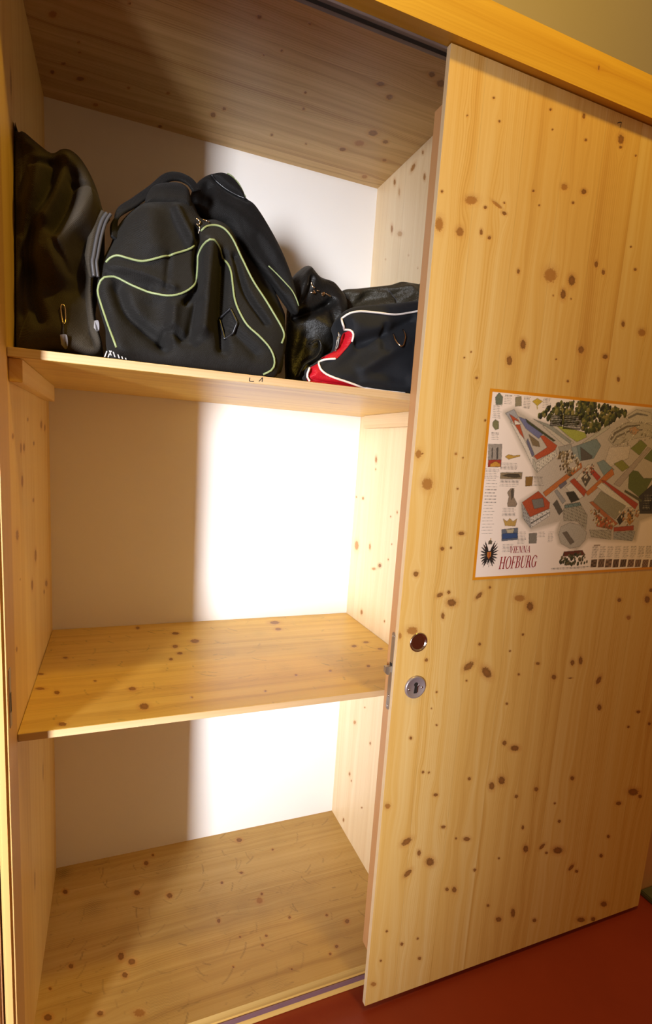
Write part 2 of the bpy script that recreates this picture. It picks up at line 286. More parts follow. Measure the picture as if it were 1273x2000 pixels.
KN={'door': [(0.7859,1.9138,0.0027,0.0019,-2.75,0.75),(0.8033,1.8801,0.0028,0.0019,-2.77,0.75),(0.9165,1.9305,0.003,0.002,-2.79,0.95),(0.9267,1.8988,0.0022,0.0018,-2.81,0.75),(0.999,1.9417,0.0042,0.0036,1.55,0.75),(1.0115,1.9023,0.0036,0.0024,-2.84,0.75),(1.1026,1.9272,0.0081,0.0076,1.44,0.75),(1.1047,1.9126,0.0039,0.0025,-2.87,0.75),(1.1492,1.9081,0.003,0.0019,-2.88,0.75),(0.9726,1.8083,0.008,0.0055,-2.87,0.45),(1.0235,1.8115,0.0065,0.0044,-2.89,0.95),(0.9995,1.7856,0.0036,0.0025,-2.89,0.75),(0.8982,1.7845,0.003,0.0021,-2.86,0.75),(0.9164,1.7628,0.0026,0.0018,-2.88,0.75),(0.6959,1.738,0.0026,0.0022,-2.64,0.95),(0.7919,1.7321,0.0036,0.0026,-2.84,0.75),(0.8335,1.7493,0.0025,0.0018,-2.85,0.75),(0.8182,1.7423,0.0127,0.003,2.8,0.45),(0.8361,1.7316,0.0054,0.0029,3.07,0.8),(0.7593,1.7375,0.0132,0.0069,-2.89,0.45),(0.7337,1.8708,0.002,0.0018,-2.74,0.75),(0.6963,1.6835,0.011,0.0081,1.58,0.5),(0.7415,1.68,0.0078,0.0072,-2.46,0.6),(0.7886,1.6889,0.0048,0.0032,1.65,0.75),(0.8083,1.6828,0.004,0.003,-2.87,0.75),(0.8844,1.6365,0.0044,0.0034,1.69,0.75),(0.9649,1.6435,0.0153,0.0124,-2.96,0.45),(1.0221,1.6434,0.0093,0.0084,1.79,0.95),(1.0039,1.6133,0.0087,0.0065,1.76,0.95),(0.9785,1.6068,0.002,0.0018,-2.99,0.75),(1.0261,1.6081,0.002,0.0018,-3.0,0.75),(1.0819,1.6855,0.006,0.0048,1.79,0.75),(1.1045,1.6738,0.0048,0.0044,1.91,0.75),(1.1723,1.7364,0.0031,0.002,-2.97,0.75),(1.1944,1.695,0.0042,0.0028,-3.0,0.75),(1.1819,1.5811,0.0058,0.0047,1.9,0.75),(1.2424,1.5713,0.0108,0.0073,-3.07,0.45),(0.9169,1.5032,0.0087,0.0066,1.76,0.95),(0.8876,1.4684,0.0087,0.0065,1.75,0.75),(1.0719,1.5128,0.0079,0.007,3.03,0.75),(1.1435,1.5074,0.0072,0.0047,-3.08,0.95),(1.1919,1.4648,0.0053,0.0042,1.94,0.75),(1.0468,1.4451,0.0034,0.0025,-3.12,0.75),(1.0074,1.4853,0.0024,0.0018,-3.08,0.75),(0.8126,1.4266,0.0025,0.002,-3.07,0.75),(0.7793,1.4608,0.002,0.0018,-3.03,0.75),(0.7936,1.4734,0.002,0.0018,-3.02,0.75),(0.6966,1.2713,0.0077,0.0064,1.78,0.5),(0.7055,1.2727,0.002,0.0018,3.07,0.75),(0.7229,1.2145,0.0121,0.0111,2.71,0.5),(0.8129,1.4265,0.0033,0.0026,-3.07,0.75),(0.8447,1.3467,0.0028,0.0023,3.12,0.75),(0.7826,1.2764,0.0033,0.0027,3.06,0.45),(0.8,1.2694,0.002,0.0018,3.05,0.75),(0.7952,1.2074,0.0025,0.0021,2.98,0.75),(0.8157,1.1159,0.0072,0.0036,3.1,0.95),(0.773,1.084,0.0045,0.0038,2.83,0.75),(0.7941,1.0858,0.0029,0.0024,2.84,0.75),(0.7147,1.0332,0.0033,0.0028,2.75,0.75),(0.7202,0.9128,0.0125,0.0079,2.95,0.5),(0.6925,0.9037,0.0067,0.0033,1.73,0.45),(0.7164,1.0326,0.006,0.005,2.75,0.75),(0.7783,0.9861,0.0075,0.0043,-2.78,0.75),(0.8001,0.991,0.0043,0.0034,2.74,0.75),(0.81,0.9682,0.0106,0.0071,2.95,0.95),(0.7912,0.9404,0.0065,0.004,1.8,0.75),(0.9042,0.9978,0.0034,0.0027,2.79,0.75),(0.8782,0.9805,0.0093,0.0048,-2.47,0.75),(0.9902,0.9701,0.0148,0.0071,3.04,0.45),(1.0229,0.9493,0.0105,0.0083,2.21,0.95),(0.8947,0.87,0.0041,0.0032,2.68,0.75),(0.7612,0.8456,0.0043,0.0035,2.59,0.75),(0.872,0.8212,0.0132,0.0078,-2.62,0.75),(0.9229,0.8017,0.0165,0.0085,2.38,0.95),(1.013,0.8833,0.0038,0.0028,2.73,0.75),(0.9814,0.847,0.0031,0.0023,2.7,0.75),(1.0685,0.8088,0.0064,0.003,2.97,0.75),(1.1773,0.8007,0.0075,0.0055,2.16,0.75),(1.2028,0.8036,0.0101,0.0058,1.91,0.75),(1.1243,0.7693,0.0076,0.0054,2.69,0.75),(1.1779,0.7611,0.0068,0.0018,3.02,0.75),(1.2742,0.7454,0.0104,0.0068,0.99,0.75),(1.2911,0.6705,0.009,0.0064,2.24,0.75),(1.4378,0.6388,0.0082,0.004,2.89,0.75),(1.401,0.948,0.0101,0.0077,2.46,0.75),(1.409,0.9719,0.0062,0.0042,2.86,0.75),(1.3027,0.9509,0.0066,0.0046,2.84,0.75),(1.3448,0.9036,0.0076,0.0052,2.82,0.45),(1.0159,0.7872,0.0039,0.0028,2.67,0.75),(0.8708,0.7877,0.003,0.0023,2.61,0.75),(0.7954,0.77,0.0028,0.0022,2.56,0.75),(0.7866,0.7331,0.0023,0.0018,2.53,0.75),(0.8043,0.6923,0.0029,0.0022,2.51,0.75),(0.7417,0.6714,0.004,0.003,2.46,0.95),(0.9916,0.7183,0.0039,0.0028,2.62,0.75),(1.4886,0.5976,0.0062,0.0039,2.7,0.75),(1.4087,0.6001,0.0051,0.0033,2.68,0.75),(0.7814,0.5843,0.0038,0.0028,2.44,0.75),(0.7969,0.5804,0.0032,0.0024,2.45,0.75),(0.8212,0.5214,0.0062,0.0036,2.77,0.75),(0.6996,0.5194,0.0074,0.0055,2.37,0.5),(0.8517,0.4345,0.0065,0.0037,2.73,0.75),(0.7568,0.4199,0.0117,0.0076,-2.83,0.75),(0.7929,0.3825,0.0077,0.0044,1.87,0.75),(0.8253,0.3514,0.012,0.0082,2.37,0.95),(0.768,0.3374,0.0104,0.0068,-2.51,0.75),(0.9224,0.387,0.0101,0.0049,2.78,0.75),(0.8912,0.3961,0.0036,0.0025,2.42,0.75),(0.9095,0.5446,0.0048,0.0035,2.49,0.75),(0.9993,0.6195,0.007,0.0051,2.26,0.75),(1.0324,0.6008,0.0124,0.0065,2.85,0.95),(1.0052,0.5222,0.0112,0.008,2.25,0.95),(0.9776,0.5133,0.0106,0.0071,2.05,0.75),(1.1175,0.4774,0.0071,0.0048,2.55,0.75),(1.0568,0.4701,0.0062,0.0042,2.52,0.75),(1.0912,0.3787,0.0061,0.0038,2.04,0.75),(1.1102,0.3147,0.0107,0.0069,2.13,0.95),(1.1642,0.3082,0.0091,0.0058,-2.64,0.75),(1.1826,0.2849,0.0052,0.0033,2.49,0.75),(1.2211,0.2829,0.0166,0.0083,2.74,0.95),(1.2787,0.2179,0.0098,0.0064,-2.49,0.75),(1.3013,0.2001,0.0066,0.004,2.5,0.75),(1.2113,0.3687,0.006,0.0039,2.53,0.75),(1.234,0.4851,0.0076,0.005,2.59,0.75),(1.1863,0.4245,0.0042,0.0027,2.55,0.75),(1.4203,0.3759,0.0108,0.005,2.81,0.75),(1.4709,0.3997,0.0203,0.0094,2.82,0.75),(1.5015,0.3804,0.0079,0.0048,2.62,0.75),(1.4015,0.2801,0.0068,0.0041,2.56,0.75),(0.9576,0.2954,0.0054,0.0036,2.41,0.75),(0.9033,0.2571,0.0083,0.0055,2.16,0.75),(0.8821,0.2643,0.006,0.004,2.37,0.75),(1.0273,0.3094,0.004,0.0026,2.45,0.75),(1.3856,0.2254,0.0078,0.0047,2.53,0.75),(0.7275,0.2001,0.0037,0.0025,2.28,0.75),(0.8138,0.1525,0.004,0.0026,2.31,0.75),(0.7713,0.1517,0.0054,0.0035,2.29,0.75),(0.7191,0.1252,0.0038,0.0025,2.26,0.75),(0.7053,0.0674,0.0079,0.0047,2.43,0.5),(0.825,0.0946,0.0057,0.0036,2.3,0.75),(1.097,0.1349,0.0133,0.0063,1.87,0.75),(1.0525,0.1299,0.0102,0.0059,2.55,0.75),(1.1744,0.0893,0.0077,0.0047,2.43,0.75),(1.4283,0.0623,0.0137,0.0072,2.61,0.75),(1.0125,0.1815,0.0052,0.0033,2.4,0.75),(1.3473,0.037,0.0157,0.0067,2.71,0.75),(1.3954,0.0243,0.0098,0.0057,2.47,0.75)],'mid': [(0.4736,0.5862,0.0138,0.0126,0.95,0.7),(0.4173,0.5806,0.01,0.0083,-2.63,0.7),(0.3714,0.3433,0.0128,0.0104,3.13,0.7),(0.4381,0.3016,0.0096,0.0087,2.46,0.7),(0.3445,0.2916,0.01,0.0064,-3.12,0.7),(0.2977,0.2982,0.0076,0.0062,3.02,0.7),(0.2658,0.2744,0.0071,0.004,-3.11,0.7),(0.499,0.2086,0.0097,0.0045,3.13,0.7),(0.13,0.1858,0.0086,0.0066,2.81,0.7),(0.0486,0.2052,0.0122,0.008,3.02,0.7),(0.1465,0.0464,0.0084,0.0046,2.89,0.7),(0.1719,0.0137,0.0087,0.005,2.02,0.7),(0.2439,0.0068,0.0063,0.0041,2.14,0.7),(0.0168,0.0672,0.0078,0.0054,2.33,0.7),(0.1843,0.1141,0.0045,0.0028,2.93,0.7),(-0.0158,0.3682,0.0046,0.0039,-3.06,0.95),(0.2711,0.7859,0.0081,0.0062,1.29,0.7),(0.2193,0.8026,0.0078,0.0058,1.34,0.7),(0.2517,0.7413,0.0089,0.0062,-2.49,0.7),(0.124,0.7207,0.0073,0.0042,-2.56,0.7),(0.1192,0.6193,0.0051,0.0034,-2.62,0.7),(0.1158,0.534,0.0048,0.0034,-2.73,0.7),(0.0636,0.2963,0.0039,0.0023,-3.08,0.7),(-0.0181,0.3495,0.0034,0.0018,-2.97,0.7),(0.0552,0.4461,0.0041,0.0025,-2.87,0.7),(0.3252,0.0466,0.006,0.0044,2.52,0.7)],'bot': [(0.4821,0.5108,0.0084,0.0076,2.38,0.75),(0.4707,0.2371,0.0084,0.0056,2.95,0.75),(0.496,0.2569,0.0054,0.0036,2.98,0.75),(0.373,0.2087,0.0088,0.0067,2.59,0.75),(0.3375,0.2903,0.0083,0.0065,2.78,0.75),(0.1977,0.1676,0.01,0.0062,2.93,0.75),(0.1764,0.1912,0.0087,0.0064,2.41,0.75),(0.1486,0.1757,0.007,0.0051,2.64,0.75),(0.2077,0.0607,0.0068,0.0044,2.63,0.75),(0.079,0.1259,0.007,0.0045,2.19,0.75),(0.0536,0.2036,0.0115,0.0072,2.1,0.45),(0.1039,0.0247,0.0086,0.0055,2.35,1.0),(0.432,0.0301,0.008,0.0052,2.66,1.0),(0.356,0.4896,0.0053,0.0038,1.96,0.75),(0.2493,0.516,0.0093,0.0078,-3.03,0.45),(0.2682,0.5269,0.0043,0.0036,-3.0,0.75),(0.3374,0.4308,0.0046,0.0036,3.12,0.75),(0.2218,0.4014,0.0062,0.004,-3.06,0.75),(0.1753,0.5773,0.0039,0.0035,-2.84,0.75),(0.1523,0.6727,0.004,0.0035,-2.54,0.75),(0.1191,0.7171,0.0064,0.0054,-2.4,0.75),(0.0628,0.6634,0.0043,0.0039,0.83,0.75),(0.0498,0.6411,0.0035,0.0032,0.85,0.75),(0.1609,0.4432,0.0029,0.0026,3.0,0.75),(0.1437,0.506,0.0036,0.0033,-3.1,0.75),(0.1225,0.4908,0.0035,0.0032,3.09,0.75),(0.1668,0.022,0.0043,0.0027,2.57,0.75),(0.0907,0.4121,0.0027,0.0024,2.77,0.75),(0.0432,0.5406,0.0025,0.0025,-2.96,0.75),(0.4141,0.599,0.0043,0.0032,-2.89,0.75)],'ceil': [(0.0937,0.3853,0.0046,0.0034,3.08,0.7),(0.1513,0.4435,0.0035,0.0025,-3.06,0.7),(0.177,0.4153,0.0027,0.0019,-3.1,0.7),(0.1676,0.1732,0.0042,0.0025,2.82,0.7),(0.2564,0.045,0.0101,0.0055,2.63,0.45),(0.309,0.0842,0.0042,0.0022,2.82,0.7),(0.3377,0.0843,0.0044,0.0022,2.83,0.7),(0.3878,0.0513,0.0064,0.0033,2.34,0.7),(0.4268,0.0271,0.0075,0.0035,2.83,0.7),(0.4217,0.0805,0.0101,0.0054,2.37,0.7),(0.5015,0.1072,0.008,0.0047,2.61,0.45),(0.516,0.2488,0.0064,0.0041,2.77,0.7),(0.4104,0.3576,0.0091,0.0052,3.14,0.7),(0.3763,0.3768,0.0062,0.0036,-3.12,0.7),(0.241,0.5226,0.0042,0.0028,-2.92,0.7),(0.2926,0.5368,0.0047,0.003,-2.91,0.7),(0.1452,0.651,0.0082,0.0059,2.04,0.7),(0.1715,0.6863,0.0074,0.0064,-2.59,0.7),(0.0755,0.7284,0.0075,0.0058,-2.4,0.7),(0.0887,0.7585,0.0099,0.0079,0.81,0.7),(0.2995,0.7117,0.0105,0.0102,3.08,0.7),(0.3512,0.7008,0.0117,0.011,2.56,0.45),(0.3944,0.6747,0.0078,0.0071,2.59,0.7),(0.3164,0.7538,0.0069,0.0065,-2.68,0.7),(0.3872,0.7885,0.0062,0.0052,-2.68,0.7),(0.4844,0.7789,0.0088,0.0073,-2.82,0.45),(0.42,0.4999,0.0056,0.0032,-2.98,0.7),(0.4162,0.5859,0.0043,0.0025,-2.88,0.7),(0.0186,0.4959,0.0058,0.0047,2.17,0.45),(0.068,0.4696,0.003,0.0024,-3.0,0.7),(0.4037,0.176,0.0052,0.0031,2.8,0.45),(0.3803,0.2559,0.0054,0.0036,2.66,0.45)],'right': [(0.4017,1.252,0.0088,0.006,1.28,0.6),(0.3992,1.2244,0.0039,0.0034,-2.78,0.45),(0.5138,1.1337,0.0044,0.003,3.1,0.6),(0.4669,1.1348,0.0067,0.0044,3.09,0.6),(0.2895,1.1037,0.0034,0.0026,3.06,0.6),(0.2567,1.1196,0.0039,0.0032,1.3,0.6),(0.2714,1.0315,0.0034,0.0026,2.93,0.45),(0.4864,0.9871,0.0133,0.0131,2.21,0.45),(0.3971,1.0005,0.0089,0.0055,1.41,0.45),(0.3281,0.9603,0.0081,0.0048,2.89,0.95),(0.3617,0.9429,0.0115,0.0035,2.91,0.45),(0.283,0.987,0.0034,0.0027,2.87,0.6),(0.4179,0.7962,0.0072,0.0063,2.21,0.6),(0.2751,0.8155,0.0037,0.0032,2.29,0.6),(0.3259,1.9781,0.0106,0.007,2.99,0.6),(0.4213,1.9842,0.0089,0.0047,1.07,0.6),(0.2827,1.9927,0.0064,0.0034,0.87,0.6),(0.2647,1.9307,0.0088,0.0045,1.1,0.6),(0.3898,1.9471,0.0111,0.0041,1.29,0.3),(0.4157,1.8663,0.0105,0.0051,1.21,0.6),(0.3673,1.8378,0.0148,0.0055,-2.73,0.3),(0.3115,1.7688,0.0046,0.0018,-2.75,0.45),(0.2601,1.7241,0.0034,0.0018,-2.76,0.6),(0.4395,1.797,0.0043,0.0018,-2.77,0.6),(0.4056,0.4467,0.0095,0.005,2.52,0.45),(0.2975,0.4396,0.0054,0.0037,2.07,0.6),(0.4136,0.2675,0.0071,0.0046,2.17,0.6),(0.398,0.2546,0.0046,0.0028,2.25,0.6),(0.3483,0.5251,0.0055,0.0022,2.62,0.45),(0.316,0.2202,0.0061,0.0021,2.45,0.6),(0.4315,0.0939,0.0072,0.0044,2.05,0.6)],'left': [(0.0348,1.2564,0.0084,0.0045,-3.07,0.6),(0.11,1.2368,0.0087,0.0077,-2.4,0.6),(0.142,1.2372,0.0088,0.0069,-2.93,0.6),(0.2632,1.243,0.0087,0.0038,-3.12,0.6),(0.1146,1.1786,0.0103,0.0095,-2.63,0.6),(0.0525,1.0926,0.0121,0.008,2.95,0.6),(0.2548,1.0148,0.0137,0.0114,2.79,0.6),(0.2406,1.1312,0.0107,0.0038,3.04,0.6),(0.1928,1.2878,0.0077,0.0035,-3.06,0.6),(0.3809,1.2828,0.0159,0.0075,-3.07,0.6),(0.4404,1.277,0.0117,0.0071,-3.03,0.6),(0.4188,0.9129,0.0213,0.0068,2.87,0.6),(0.202,0.9665,0.0127,0.0093,2.75,0.6),(0.3765,0.904,0.0115,0.0044,2.85,0.6),(0.0703,1.0113,0.0065,0.0018,2.89,0.6),(0.0186,0.9041,0.0077,0.0039,2.69,0.6),(0.15,0.35,0.02,0.006,1.5,0.6),(0.3,0.5,0.02,0.006,1.5,0.6),(0.1,1.8,0.02,0.006,1.5,0.6)]}
